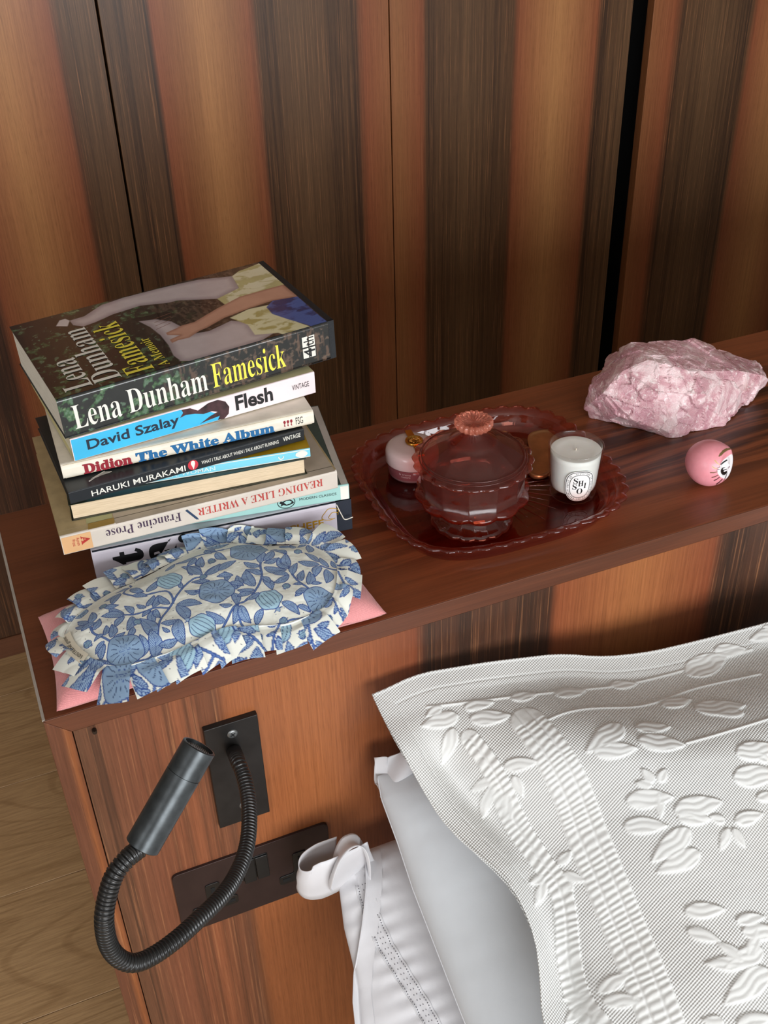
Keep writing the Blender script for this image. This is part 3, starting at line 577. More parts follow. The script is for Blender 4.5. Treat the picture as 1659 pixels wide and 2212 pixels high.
def top_fn(F, L, W, T, o, ux, uy, e=0.0003):
    """o origin, ux reading vector, uy up vector, all in fractions (u, v) of the cover"""
    return lambda a, b: F((o[0] + ux[0] * a + uy[0] * b) * L, (o[1] + ux[1] * a + uy[1] * b) * W, T + e)
def patch(name, F, L, T, poly, m, parent, e=0.00012, on='spine', W=0, label=None):
    if on == 'spine': v = [F(u * L, -e, t * T) for u, t in poly]
    else: v = [F(u * L, t * W, T + e) for u, t in poly]
    me = MB().add(v, [tuple(range(len(v)))]).obj(name, m, parent)
    return me
INK = plain('black_ink', (16, 18, 22), 0.5, var=0.02); WINK = plain('white_ink', (226, 224, 214), 0.5, var=0.02)
RINK = plain('red_ink', (140, 22, 40), 0.5, var=0.02); BINK = plain('blue_ink', (22, 98, 150), 0.5, var=0.02)
YINK = plain('yellow_ink', (236, 222, 80), 0.5, var=0.02); GOLD = plain('gold_ink', (205, 160, 48), 0.35, 0.3, var=0.05)
PAPER = (226, 204, 172)
# 1 lavender jacketed hardback
q = (0.0705, 0.1473, 0.0, -0.0881, 0, 0, 0.2213, 0.16, 0.0343)
LAV = plain('lavender_jacket', (196, 190, 200), 0.28, coat=0.4, var=0.02)
b, F = book('hardback_book', q, 'thick hardback in a pale lavender jacket at the bottom of the stack', LAV, LAV, (214, 204, 190), r=0.004, th=0.0004, ov=(0, -0.004), inset=0.004, boards=(plain('navy_cloth', (30, 36, 48), 0.8, bump=0.3, bscale=900), -0.001, 0.0105))
L, T, W = q[6], q[8], q[7]
rot = lambda u0, u1, v0, v1: (lambda a, b_: F((u1 - (u1 - u0) * b_) * L, -0.0003, (v0 + (v1 - v0) * a) * T))
lettering('title_lettering', [('t', True, 0.03, rot(0.075, 0.195, 0.42, 0.86)), ('a', True, 0.03, rot(0.215, 0.325, 0.28, 0.93)), ('.', True, -0.006, rot(0.335, 0.375, 0.72, 0.99))], INK, b)
lettering('author_lettering', [('CHEFF', False, 0.02, spine_fn(F, L, T, 0.775, 0.925, 0.31, 0.55))], GOLD, b)
sw = MB()
for k, (cx_, cz_, r0) in enumerate(((0.955, 0.66, 0.007), (0.968, 0.60, 0.004))):
    pp = [F(cx_ * L + r0 * math.cos(a) * (1 + 0.3 * math.sin(2 * a)), -0.0004, cz_ * T + r0 * 0.9 * math.sin(a)) for a in np.linspace(0, 5.2, 30)]
    v, f = tube(pp, 0.0003, 6); sw.add(v, f)
sw.obj('gold_swirl', GOLD, b, smooth=True)
v, f = tube(spline([F(L * 0.985, 0.001, T * 0.9), F(L * 1.0, -0.003, T * 0.62), F(L * 1.01, -0.006, T * 0.52), F(L * 1.045, -0.004, T * 0.5)], 30), 0.0005, 6); mesh('headband_thread', v, f, plain('thread', (226, 220, 206), 0.8), b, smooth=True)
# 2 green classic
q = (0.0781, 0.1625, 0.0345, -0.1578, 0, 0, 0.224, 0.1438, 0.0162)
MINT = plain('mint_cover', (160, 204, 198), 0.42, var=0.02); DG = plain('dark_green_cover', (62, 84, 80), 0.4, var=0.1)
b, F = book('paperback_book', q, 'mint-spined paperback of modern classics, second from the bottom of the stack', MINT, DG, (222, 212, 196))
L, T, W = q[6], q[8], q[7]
patch('white_band', F, L, T, [(0.967, 0.06), (1.0, 0.06), (1.0, 0.94), (0.967, 0.94)], plain('white_print', (226, 224, 214), 0.5), b)
patch('white_border', F, L, T, [(0.972, 0.01), (1.0, 0.01), (1.0, 0.99), (0.972, 0.99)], plain('grey_print', (196, 190, 182), 0.5), b, on='top', W=W, e=0.0002)
lettering('series_lettering', [('MODERN CLASSICS', False, 0.0, spine_fn(F, L, T, 0.80, 0.95, 0.44, 0.60))], INK, b)
em = MB(); n = 30
ring = lambda k, ru, rv: [F((0.747 + ru * math.cos(a)) * L, -0.0003 - 0.0001 * k, (0.47 + rv * math.sin(a)) * T) for a in np.linspace(0, 2 * math.pi, n, endpoint=False)]
em.add(ring(0, 0.036, 0.40) + ring(0, 0.033, 0.36), [(i, (i + 1) % n, n + (i + 1) % n, n + i) for i in range(n)])
pg = [(-0.028, 0.0), (-0.022, 0.12), (-0.014, 0.06), (0.0, 0.20), (0.016, 0.17), (0.027, 0.02), (0.030, -0.10), (0.018, -0.17), (0.0, -0.22), (-0.012, -0.14), (-0.024, -0.22), (-0.020, -0.08)]
em.add([F((0.747 + a) * L, -0.0004, (0.47 + c) * T) for a, c in pg], [tuple(range(len(pg)))]); em.obj('bird_emblem', INK, b)
pgw = [(-0.010, 0.02), (0.0, 0.12), (0.014, 0.10), (0.022, 0.0), (0.014, -0.10), (0.0, -0.13)]
patch('emblem_belly', F, L, T, [(0.747 + a, 0.47 + c) for a, c in pgw], MINT, b, e=0.0006)
# 3 beige paperback, spine upside down
q = (0.0485, 0.1283, 0.0512, -0.0164, 0, 0, 0.2395, 0.1676, 0.0192)
BEI = plain('grey_beige_cover', (206, 196, 184), 0.45, var=0.03); KRA = plain('kraft_cover', (176, 156, 116), 0.5, var=0.06, vscale=90)
b, F = book('paperback_book', q, 'wide beige paperback with an upside-down red spine title, third from the bottom of the stack', BEI, KRA, (220, 206, 184), r=0.002)
L, T, W = q[6], q[8], q[7]
TAN = plain('tan_print', (214, 168, 120), 0.5, var=0.03)
patch('tan_band', F, L, T, [(0, 0.08), (0.10, 0.08), (0.10, 0.93), (0, 0.93)], TAN, b)
patch('crease_line', F, L, T, [(0.0, 0.047), (1.0, 0.047), (1.0, 0.0505), (0.0, 0.0505)], plain('crease_print', (196, 178, 142), 0.5), b, on='top', W=W)
patch('red_block', F, L, T, [(0.045, 0.72), (0.30, 0.72), (0.30, 0.93), (0.045, 0.93)], plain('crimson_print', (158, 38, 52), 0.5), b, on='top', W=W)
GR1 = plain('olive_print', (158, 156, 40), 0.5); GR2 = plain('sage_print', (172, 172, 126), 0.5); GR3 = plain('ochre_print', (160, 128, 52), 0.5)
for m, a, c in ((GR1, 0.115, 0.165), (GR2, 0.058, 0.112), (GR3, 0.006, 0.055)):
    patch('colour_stripe', F, L, T, [(0.095 - 0.2 * a * 0, a), (0.185, a), (0.19, c), (0.10, c)], m, b, on='top', W=W, e=0.0002)
GRY = plain('grey_stripe_print', (176, 164, 148), 0.5)
patch('grey_panel', F, L, T, [(0.19, 0.0), (0.995, 0.0), (0.995, 0.9), (0.60, 0.9), (0.60, 0.2), (0.19, 0.2)], GRY, b, on='top', W=W)
lettering('title_lettering', [('READING LIKE A WRITER', True, -0.006, spine_fn(F, L, T, 0.475, 0.945, 0.36, 0.76, flip=True))], plain('brick_ink', (176, 62, 56), 0.5), b)
lettering('author_lettering', [('Francine Prose', True, -0.006, spine_fn(F, L, T, 0.15, 0.415, 0.34, 0.80, flip=True))], plain('plum_ink', (66, 46, 70), 0.5), b)
patch('pen_mark', F, L, T, [(0.432, 0.82), (0.440, 0.86), (0.472, 0.30), (0.476, 0.18), (0.466, 0.22)], plain('pen_ink', (34, 58, 88), 0.5), b)
rt = lambda u0, u1, v0, v1: (lambda a, b_: F((u0 + (u1 - u0) * b_) * L, -0.0003, (v1 - (v1 - v0) * a) * T))
lettering('publisher_lettering', [('Aurum', False, -0.0, rt(0.049, 0.060, 0.36, 0.78)), ('Press', False, 0.0, rt(0.034, 0.045, 0.38, 0.72)), ('A', True, 0.02, rt(0.064, 0.094, 0.36, 0.80))], plain('red_print', (178, 44, 40), 0.5), b)
# 4 closed book with its page edges to the front
q = (0.0617, 0.1466, 0.0706, -0.0826, 0, 0, 0.2015, 0.13, 0.0160)
DKC = plain('dark_photo_cover', (46, 52, 42), 0.35, var=0.5, vscale=22)
b, F = book('paperback_book', q, 'paperback with cream page edges facing out and no writing showing', DKC, DKC, (228, 206, 174), fore=True, th=0.0005)
# 5 blue paperback
q = (0.0777, 0.1571, 0.0868, -0.1368, 0, 0, 0.191, 0.13, 0.0088)
SKY = plain('sky_blue_cover', (122, 204, 224), 0.4, var=0.02); MUS = plain('mustard_cover', (170, 136, 26), 0.4, var=0.08)
b, F = book('paperback_book', q, 'slim sky-blue paperback with a mustard cover, askew under the black one', SKY, MUS, (226, 216, 196), r=0.0008)
L, T, W = q[6], q[8], q[7]
patch('white_line', F, L, T, [(0, 0.86), (1.0, 0.86), (1.0, 0.95), (0, 0.95)], WINK, b); patch('white_line', F, L, T, [(0, 0.04), (1.0, 0.04), (1.0, 0.12), (0, 0.12)], WINK, b)
lettering('title_lettering', [('L.A. WOMAN', False, 0.01, spine_fn(F, L, T, 0.35, 0.57, 0.28, 0.74))], plain('pale_blue_ink', (214, 238, 240), 0.5), b)
patch('white_oval', F, L, T, [(0.962 + 0.028 * math.cos(a), 0.5 + 0.36 * math.sin(a)) for a in np.linspace(0, 6.1, 20)], WINK, b, e=0.0003)
cc = MB(); ar = np.linspace(0.2, -3.3, 14)
cc.add([F((0.868 + 0.013 * math.cos(a)) * L, -0.0003, (0.55 + 0.32 * math.sin(a)) * T) for a in ar] + [F((0.868 + 0.008 * math.cos(a)) * L, -0.0003, (0.55 + 0.20 * math.sin(a)) * T) for a in ar], [(i, i + 1, 15 + i, 14 + i) for i in range(13)])
cc.obj('crescent_emblem', WINK, b)
# 6 black paperback
q = (0.0631, 0.1325, 0.0962, 0.0479, -0.006, 0, 0.2034, 0.1313, 0.0115)
BC = plain('matt_black_cover', (26, 30, 34), 0.36, var=0.1)
b, F = book('paperback_book', q, 'black paperback with white capitals and a red oval on its spine', BC, BC, (232, 224, 208), r=0.0008)
L, T, W = q[6], q[8], q[7]
lettering('author_lettering', [('HARUKI MURAKAMI', False, 0.006, spine_fn(F, L, T, 0.085, 0.475, 0.20, 0.68))], WINK, b)
lettering('title_lettering', [('WHAT I TALK ABOUT WHEN I TALK ABOUT RUNNING', False, 0.004, spine_fn(F, L, T, 0.545, 0.885, 0.36, 0.66)), ('VINTAGE', False, 0.012, spine_fn(F, L, T, 0.905, 0.985, 0.42, 0.78))], WINK, b)
patch('red_oval', F, L, T, [(0.508 + 0.022 * math.cos(a), 0.52 + 0.42 * math.sin(a)) for a in np.linspace(0, 6.1, 24)], plain('scarlet_ink', (196, 48, 62), 0.5), b, e=0.0003)
patch('white_drop', F, L, T, [(0.499, 0.66), (0.502, 0.86), (0.510, 0.90), (0.517, 0.80), (0.517, 0.60), (0.508, 0.14)], WINK, b, e=0.0005)
patch('fold_line', F, L, T, [(0, 0.0), (1.0, 0.0), (1.0, 0.005), (0, 0.005)], plain('fold_grey', (84, 88, 92), 0.5), b, on='top', W=W)
patch('cover_stroke', F, L, T, [(0.09, 0.055), (0.165, 0.125), (0.165, 0.135), (0.10, 0.085), (0.19, 0.10), (0.19, 0.11), (0.09, 0.07)], WINK, b, on='top', W=W, e=0.0002)
# 7 cream paperback
q = (0.063, 0.1502, 0.1090, -0.0337, -0.006, 0, 0.2136, 0.14, 0.0137)
CR = plain('worn_cream_cover', (228, 220, 204), 0.5, var=0.05, vscale=60, bump=0.4, bscale=60, bdist=0.001)
b, F = book('paperback_book', q, 'worn cream paperback with fat red and blue lettering on its spine', CR, CR, (218, 206, 178), r=0.004, th=0.0006)
L, T, W = q[6], q[8], q[7]
lettering('author_lettering', [('Didion', True, 0.035, spine_fn(F, L, T, 0.075, 0.262, 0.10, 0.80))], RINK, b)
lettering('title_lettering', [('The White Album', True, 0.03, spine_fn(F, L, T, 0.278, 0.835, 0.10, 0.78))], BINK, b)
lettering('series_lettering', [('FSG CLASSICS', False, 0.0, top_fn(F, L, W, T, (0.385, 0.142), (-0.13, 0), (0, -0.022)))], RINK, b)
lettering('publisher_lettering', [('FSG', False, 0.0, spine_fn(F, L, T, 0.925, 0.955, 0.3, 0.8))], INK, b)
fg = MB()
for cx_ in (0.878, 0.892, 0.906):
    fg.add([F((cx_ + a) * L, -0.0003, (0.5 + c) * T) for a, c in ((-0.005, 0.15), (-0.002, 0.25), (0.004, 0.25), (0.006, 0.1), (0.001, 0.0), (0.003, -0.2), (-0.003, -0.15), (-0.001, 0.0))], [tuple(range(8))])
fg.obj('fish_emblem', RINK, b)
# 8 blue and pink paperback
q = (0.0745, 0.1505, 0.1237, 0.0881, -0.006, 0, 0.2145, 0.1472, 0.0212)
PK = plain('blush_cover', (236, 220, 222), 0.35, var=0.02); CRY = plain('straw_cover', (214, 206, 158), 0.4, var=0.04)
b, F = book('paperback_book', q, 'paperback with a half sky-blue, half blush spine directly under the topmost book', PK, CRY, (228, 222, 196), r=0.0012)
L, T, W = q[6], q[8], q[7]
patch('blue_panel', F, L, T, [(0, 0.04), (0, 0.96), (0.43, 0.96), (0.48, 0.80), (0.55, 0.5), (0.60, 0.2), (0.605, 0.04)], plain('bright_blue_print', (60, 178, 222), 0.35, var=0.03), b)
fgp = [(0.435, 0.95), (0.47, 0.92), (0.50, 0.72), (0.545, 0.92), (0.585, 0.95), (0.615, 0.78), (0.628, 0.50), (0.622, 0.20), (0.60, 0.02), (0.575, 0.06), (0.585, 0.22), (0.53, 0.16), (0.50, 0.10), (0.545, 0.32), (0.578, 0.42), (0.555, 0.52), (0.52, 0.50), (0.485, 0.62), (0.45, 0.68), (0.425, 0.62), (0.44, 0.80)]
fo = patch('falling_figure', F, L, T, fgp, plain('figure_print', (70, 42, 46), 0.4, var=0.5, vscale=60), b, e=0.0003)
lettering('author_lettering', [('David Szalay', False, 0.022, spine_fn(F, L, T, 0.055, 0.42, 0.22, 0.80))], plain('navy_ink', (14, 34, 54), 0.5), b)
lettering('title_lettering', [('Flesh', False, 0.03, spine_fn(F, L, T, 0.655, 0.815, 0.22, 0.90))], INK, b)
lettering('publisher_lettering', [('VINTAGE', False, 0.0, spine_fn(F, L, T, 0.90, 0.975, 0.42, 0.66))], INK, b)
# 9 topmost hardback with a photographic jacket
q = (0.0709, 0.1485, 0.1464, 0.1076, -0.022, 0, 0.2383, 0.1476, 0.0369)
PH = vcol('photo_jacket', 0.26, coat=0.5)
BKJ = plain('dark_jacket', (24, 26, 26), 0.3, var=0.2)
b, F = book('hardback_book', q, 'thick glossy hardback with a photo of white-stockinged legs, topmost of the stack', BKJ, BKJ, (228, 226, 214), r=0.003, th=0.0004, ov=(0.0, -0.0015), inset=0.004, boards=(plain('black_board', (22, 26, 30), 0.6, bump=0.2, bscale=800), -0.002, 0.0042))
L, T, W = q[6], q[8], q[7]
nu, nv = 560, 360
U, Vv = np.meshgrid(np.linspace(0, 1, nu), np.linspace(0, 1, nv), indexing='ij'); u = U.ravel(); v = Vv.ravel()
def jacket_paint(u, v, spine=False):
    x = u * 1.6; y = v * 1.0
    n1 = fbm(x, y, 9, 3); n2 = fbm(x, y, 34, 5); n3 = fbm(x * 0.6, y, 60, 8); n4 = fbm(x * 3.2, y * 0.9, 14, 12)
    col = np.tile(np.array(lin((22, 24, 22))), (len(u), 1))
    col = over(col, sstep(0.52, 0.72, n4) * sstep(0.34, 0.55, u + 0.1 * (0.5 - v)) * 0.9, lin((84, 66, 54)))
    col = over(col, sstep(0.55, 0.75, n3) * 0.6 * sstep(0.34, 0.6, u), lin((104, 86, 72)))
    leafm = sstep(0.48, 0.62, n2) * (sstep(0.45, 0.55, n1)) * (1 - sstep(0.30, 0.62, u - 0.15 * v))
    col = over(col, leafm, lin((52, 84, 52))); col = over(col, leafm * sstep(0.6, 0.75, n3), lin((104, 124, 92)))
    col = over(col, sstep(0.66, 0.72, n2) * (1 - sstep(0.3, 0.7, u)) * 0.7, lin((88, 112, 92)))
    return col
col = jacket_paint(u, v)
def pol(P_, c, c2=None, soft=0.004, shade=None):
    global col
    P_ = np.array(P_); s = sdpoly(u * 1.6, v, P_ * [1.6, 1]); m = 1 - sstep(-soft, soft, s)
    cc_ = np.tile(np.array(lin(c)), (len(u), 1))
    if c2 is not None: cc_ = over(cc_, shade, lin(c2))
    col = col * (1 - m[:, None]) + cc_ * m[:, None]
fo1 = fbm(u * 1.6 + 0.3 * fbm(u, v, 6, 2), v * 1.4, 11, 21)
pol(C_SHOE1, (14, 13, 13)); pol(C_FOOT1, (206, 198, 198))
pol(C_LEG1, (196, 184, 186), (150, 138, 142), shade=sstep(0.0, 0.055, -sdpoly(u * 1.6, v, np.array(C_LEG1) * [1.6, 1])) * -0.8 + 0.8)
pol(C_SHOE2, (14, 13, 13))
pol(C_LEG2, (196, 184, 186), (150, 138, 142), shade=sstep(0.0, 0.06, -sdpoly(u * 1.6, v, np.array(C_LEG2) * [1.6, 1])) * -0.8 + 0.8)
pol(C_DRESS, (222, 218, 186), (186, 180, 128), shade=sstep(0.45, 0.62, fo1)); pol(C_DRESS2, (222, 218, 178), (176, 166, 104), shade=sstep(0.45, 0.62, fo1))
pol(C_BLUE, (70, 96, 164), (34, 48, 104), shade=sstep(0.42, 0.6, fo1))
pol(C_ARM, (196, 150, 128), (150, 104, 86), shade=sstep(0.0, 0.03, -sdpoly(u * 1.6, v, np.array(C_ARM) * [1.6, 1])) * -0.7 + 0.7)
for k in range(4):   # fingers parted by thin shadows
    a0 = np.array(C_ARM[-4 if k < 2 else -3]); 
    s = sdseg(u * 1.6, v, ((0.455 + 0.006 * k) * 1.6, 0.47 + 0.045 * k), ((0.515 + 0.01 * k) * 1.6, 0.50 + 0.042 * k)); col = over(col, (1 - sstep(0.001, 0.004, s)) * 0.8, lin((120, 78, 64)))
GV = np.array([F(a * L, 0.0005 + b_ * (W - 0.0008), T + 0.00022) for a, b_ in zip(u * 0.991, v)])
mesh('cover_photo', GV, grid_faces(nu, nv), PH, b, col=col, smooth=True)
nu2, nv2 = 460, 70
U, Vv = np.meshgrid(np.linspace(0, 0.991, nu2), np.linspace(0.0, 1.0, nv2), indexing='ij'); u2 = U.ravel(); v2 = Vv.ravel()
colS = jacket_paint(u2, -v2 * 0.24 - 0.02) * 1.15
def spf(a, t):
    r = 0.0031; z_ = t * T
    w_ = 0.0
    if z_ > T - r: w_ = r - math.sqrt(max(0, r * r - (z_ - (T - r)) ** 2))
    if z_ < r: w_ = r - math.sqrt(max(0, r * r - (r - z_) ** 2))
    return F(a * L, w_ - 0.0002, z_)
mesh('spine_photo', np.array([spf(a, t) for a, t in zip(u2, v2)]), grid_faces(nu2, nv2), PH, b, col=colS, smooth=True)
lettering('spine_lettering', [('Lena Dunham', True, -0.006, spine_fn(F, L, T, 0.04, 0.515, 0.18, 0.76, 0.0005))], WINK, b)
lettering('spine_title_lettering', [('Famesick', True, -0.006, spine_fn(F, L, T, 0.535, 0.815, 0.18, 0.80, 0.0005))], YINK, b)
lettering('cover_lettering', [('Lena', True, -0.006, top_fn(F, L, W, T, (0.135, 0.04), (0, 0.37), (-0.095, 0), 0.0006)), ('Dunham', True, -0.006, top_fn(F, L, W, T, (0.235, 0.04), (0, 0.70), (-0.095, 0), 0.0006))], WINK, b)
lettering('cover_title_lettering', [('Famesick', True, -0.006, top_fn(F, L, W, T, (0.348, 0.03), (0, 0.68), (-0.10, 0), 0.0006)), ('A Memoir', True, -0.006, top_fn(F, L, W, T, (0.402, 0.03), (0, 0.37), (-0.038, 0), 0.0006))], YINK, b)
sq = MB()
for a0, a1, t0, t1 in ((0.885, 0.907, 0.53, 0.79), (0.885, 0.907, 0.24, 0.49), (0.912, 0.934, 0.53, 0.79), (0.912, 0.934, 0.24, 0.49)):
    sq.add([F(a * L, -0.0005, t * T) for a, t in ((a0, t0), (a1, t0), (a1, t1), (a0, t1))], [(0, 1, 2, 3)])
sq.obj('publisher_squares', WINK, b)
lettering('publisher_lettering', [('4', False, 0.0, (lambda a, b_: F((0.932 - 0.044 * b_) * L, -0.0008, (0.25 + 0.22 * a) * T))), ('th', False, 0.0, (lambda a, b_: F((0.930 - 0.040 * b_) * L, -0.0008, (0.54 + 0.22 * a) * T)))], INK, b)
# ------------------------------------------------------------------ pink cushion and frilled eye mask
BX0, BX1, BY0, BY1 = 0.0155, 0.281, -0.002, 0.108
def cush_top(x, y):
    s = (x - BX0) / (BX1 - BX0); t = (y - BY0) / (BY1 - BY0); s = np.clip(s, 0, 1); t = np.clip(t, 0, 1)
    e = (1 - np.abs(2 * s - 1) ** 6) * (1 - np.abs(2 * t - 1) ** 6)
    return 0.0075 + 0.0205 * np.clip(e, 0, 1) ** 0.6
n1_, n2_ = 240, 110
s_, t_ = np.meshgrid(np.linspace(0, 1, n1_), np.linspace(0, 1, n2_), indexing='ij')
pin = 0.0045  # corners stand out further than the sides
def cush_xy(s, t):
    x = BX0 + (BX1 - BX0) * s; y = BY0 + (BY1 - BY0) * t
    x = x + pin * (1 - (2 * t - 1) ** 2) * (1 - 2 * s) * np.abs(1 - 2 * s) ** 3 - 0.004 * (1 - t) * (1 - s) + 0.004 * t * (s) * 0
    y = y + pin * (1 - (2 * s - 1) ** 2) * (1 - 2 * t) * np.abs(1 - 2 * t) ** 3 + 0.006 * t * (1 - s) ** 4
    return x, y
X, Y = cush_xy(s_, t_)
wr_ = 0.0009 * (fbm(X, Y, 60, 4) - 0.5) * 2
Zt = 0.0075 + 0.0205 * np.clip((1 - np.abs(2 * s_ - 1) ** 6) * (1 - np.abs(2 * t_ - 1) ** 6), 0, 1) ** 0.6 + wr_
Zb = 0.0075 - 0.0066 * np.clip((1 - np.abs(2 * s_ - 1) ** 8) * (1 - np.abs(2 * t_ - 1) ** 6), 0, 1) ** 0.4
VT = np.stack([X, Y, Zt], -1).reshape(-1, 3); VB = np.stack([X, Y, Zb], -1).reshape(-1, 3)
f1 = grid_faces(n1_, n2_); f2 = f1[:, ::-1] + len(VT)
t = NT('pink_linen'); vv = t.coord()
wa = t.node('ShaderNodeTexWave', wave_type='BANDS', bands_direction='X'); wa.inputs['Scale'].default_value = 330; wa.inputs['Distortion'].default_value = 1.5; t.link(t.coord(rot=(0, 0, 0.35)), wa.inputs['Vector'])
wb = t.node('ShaderNodeTexWave', wave_type='BANDS', bands_direction='Y'); wb.inputs['Scale'].default_value = 330; wb.inputs['Distortion'].default_value = 1.5; t.link(t.coord(rot=(0, 0, 0.35)), wb.inputs['Vector'])
wv_ = t.math('MULTIPLY', wa.outputs[1] if False else wa.outputs['Fac'], wb.outputs['Fac'])
t.link(t.mix(1.0, t.mix(t.noise(vv, 25, 3), c4((224, 140, 142)), c4((238, 164, 164))), t.ramp(wv_, [(0.0, (0.86, 0.84, 0.84)), (0.5, (1.04, 1.04, 1.04))]), 'MULTIPLY'), t.b.inputs['Base Color'])
t.b.inputs['Roughness'].default_value = 0.9; t.b.inputs['Sheen Weight'].default_value = 0.3; t.bump(wv_, 0.6, 0.0006)
cu = mesh('cushion', np.vstack([VT, VB]), np.vstack([f1, f2]), t.m, None, smooth=True, origin=(0.148, 0.052, 0.0))
tag(cu, 'flat pink linen cushion lying on the headboard in front of the books', 'cushion')

mm = lambda L_: [(a / 1000.0, b_ / 1000.0) for a, b_ in L_]
MIN_ = mm(M_IN); MOUT = mm(M_OUT)
def closed_resample(P_, n):
    P_ = np.array(list(P_) + [P_[0]]); d = np.r_[0, np.cumsum(np.linalg.norm(np.diff(P_, axis=0), axis=1))]; s = np.linspace(0, d[-1], n, endpoint=False)
    return np.stack([np.interp(s, d, P_[:, k]) for k in (0, 1)], 1)
def smooth_closed(P_, it):
    for _ in range(it): P_ = (np.roll(P_, 1, 0) + 2 * P_ + np.roll(P_, -1, 0)) / 4
    return P_
inn = smooth_closed(closed_resample(MIN_, 400), 30); outr = closed_resample(MOUT, 800)
MB_, ML_, MO_, MF_, MP_ = lin((230, 232, 222)), lin((150, 178, 208)), lin((46, 76, 142)), lin((132, 160, 190)), lin((160, 196, 214))
leaves = [tuple(k / 1000.0 for k in l) for l in M_LEAF]
for _ in range(26):  # the print runs on under the frill
    x_, y_ = rnd.uniform(0.0, 0.29), rnd.uniform(-0.02, 0.125); a = rnd.uniform(0, 6.28); leaves.append((x_, y_, x_ + 0.014 * math.cos(a), y_ + 0.012 * math.sin(a)))
dots = [(rnd.uniform(0, 0.29), rnd.uniform(-0.03, 0.13)) for _ in range(330)]
def print_colour(x, y):
    """hand-drawn pomegranate print, evaluated in the plane of the cloth (metres)"""
    col = np.tile(np.array(MB_), (len(x), 1))
    aa = 0.00016
    def box(cx_, cy_, r): return np.where((np.abs(x - cx_) < r) & (np.abs(y - cy_) < r))[0]
    for cx_, cy_ in dots:
        i = box(cx_, cy_, 0.001)
        if len(i): col[i] = over(col[i], 1 - sstep(0.0003, 0.00052, np.hypot(x[i] - cx_, y[i] - cy_)), lin((38, 44, 84)))
    for line in M_VINE:
        P_ = spline([(a / 1000.0, b_ / 1000.0) for a, b_ in line], 24)
        for a, b_ in zip(P_[:-1], P_[1:]):
            i = box((a[0] + b_[0]) / 2, (a[1] + b_[1]) / 2, 0.006)
            if len(i):
                d = sdseg(x[i], y[i], a, b_); col[i] = over(col[i], 1 - sstep(0.0009, 0.0009 + aa, d), MO_)
        for a, b_ in zip(P_[:-1], P_[1:]):
            i = box((a[0] + b_[0]) / 2, (a[1] + b_[1]) / 2, 0.006)
            if len(i):
                d = sdseg(x[i], y[i], a, b_); col[i] = over(col[i], (1 - sstep(0.00035, 0.00035 + aa, d)) * 0.8, lin((92, 124, 180)))
    for x0, y0, x1, y1 in leaves:
        Lh = math.hypot(x1 - x0, y1 - y0)
        if Lh < 0.003: continue
        i = box((x0 + x1) / 2, (y0 + y1) / 2, Lh * 0.75)
        if not len(i): continue
        ex, ey = (x1 - x0) / Lh, (y1 - y0) / Lh; px = (x[i] - x0) * ex + (y[i] - y0) * ey; py = -(x[i] - x0) * ey + (y[i] - y0) * ex
        s = px / Lh; py = py - 0.10 * Lh * np.sin(np.clip(s, 0, 1) * math.pi) * (1 if (x0 * 7919) % 2 > 1 else -1)
        w_ = 0.215 * Lh * np.clip(np.sin(np.clip(s, 0, 1) ** 0.85 * math.pi), 0, 1) ** 0.9
        d = np.where((s > 0) & (s < 1), np.abs(py) - w_, 0.01)
        col[i] = over(col[i], 1 - sstep(0.0, aa, d), ML_)
        ht_ = np.abs(((px + np.abs(py) * 0.9) / 0.0014) % 1.0 - 0.5)
        col[i] = over(col[i], (1 - sstep(-0.0005, -0.0003, d)) * (1 - sstep(0.13, 0.24, ht_)) * (np.abs(py) > 0.0004), MO_)
        col[i] = over(col[i], (1 - sstep(0.00030, 0.00030 + aa, np.abs(d + 0.0001))) + (1 - sstep(0.0002, 0.0002 + aa, np.abs(py))) * (d < 0) * 0.9, MO_)
    def flower(cx_, cy_, r, ky=1.0):
        i = box(cx_, cy_, r * 1.25)
        if not len(i): return
        dx, dy = x[i] - cx_, (y[i] - cy_) / ky; th = np.arctan2(dy, dx); rr = np.hypot(dx, dy); R_ = r * (1 + 0.05 * np.cos(5 * th + cx_ * 300) + 0.03 * np.cos(3 * th))
        nz = fbm(x[i], y[i], 260, 6, 2)
        c_ = np.array(MF_) * (0.92 + 0.16 * nz[:, None]); m = 1 - sstep(0, aa, rr - R_); col[i] = col[i] * (1 - m[:, None]) + c_ * m[:, None]
        col[i] = over(col[i], 1 - sstep(0.0003, 0.0003 + aa, np.abs(rr - R_)), MO_)
        ray_ = np.abs((th * 15 / (2 * math.pi) + 0.07 * np.sin(rr * 900)) % 1.0 - 0.5) * 2 * math.pi / 15 * rr
        inner_ = (rr > r * (0.40 + 0.06 * np.sin(th * 7))) & (rr < r * (0.82 + 0.08 * np.sin(th * 4)))
        col[i] = over(col[i], (1 - sstep(0.00018, 0.00018 + aa, ray_)) * inner_, lin((34, 58, 100)))
        st_ = r * (0.17 + 0.13 * np.cos(6 * th)); col[i] = over(col[i], 1 - sstep(0.0002, 0.0002 + aa, np.abs(rr - st_)), MO_)
    def pom(cx_, cy_, r, tx, ty):
        i = box(cx_, cy_, r * 2.2)
        if not len(i): return
        a = math.atan2(ty - cy_, tx - cx_); c_, s_ = math.cos(a), math.sin(a); px = (x[i] - cx_) * c_ + (y[i] - cy_) * s_; py = -(x[i] - cx_) * s_ + (y[i] - cy_) * c_
        th = np.arctan2(py, px); rr = np.hypot(px, py)
        cr_ = r * 1.30; # crown
        d2 = np.maximum(np.abs(py) - (0.20 * r + 0.35 * np.maximum(px - r * 0.9, 0)) * (0.8 + 0.35 * np.cos(px / r * 26)), np.maximum(r * 0.85 - px, px - cr_ - 0.12 * r * np.cos(py / r * 16)))
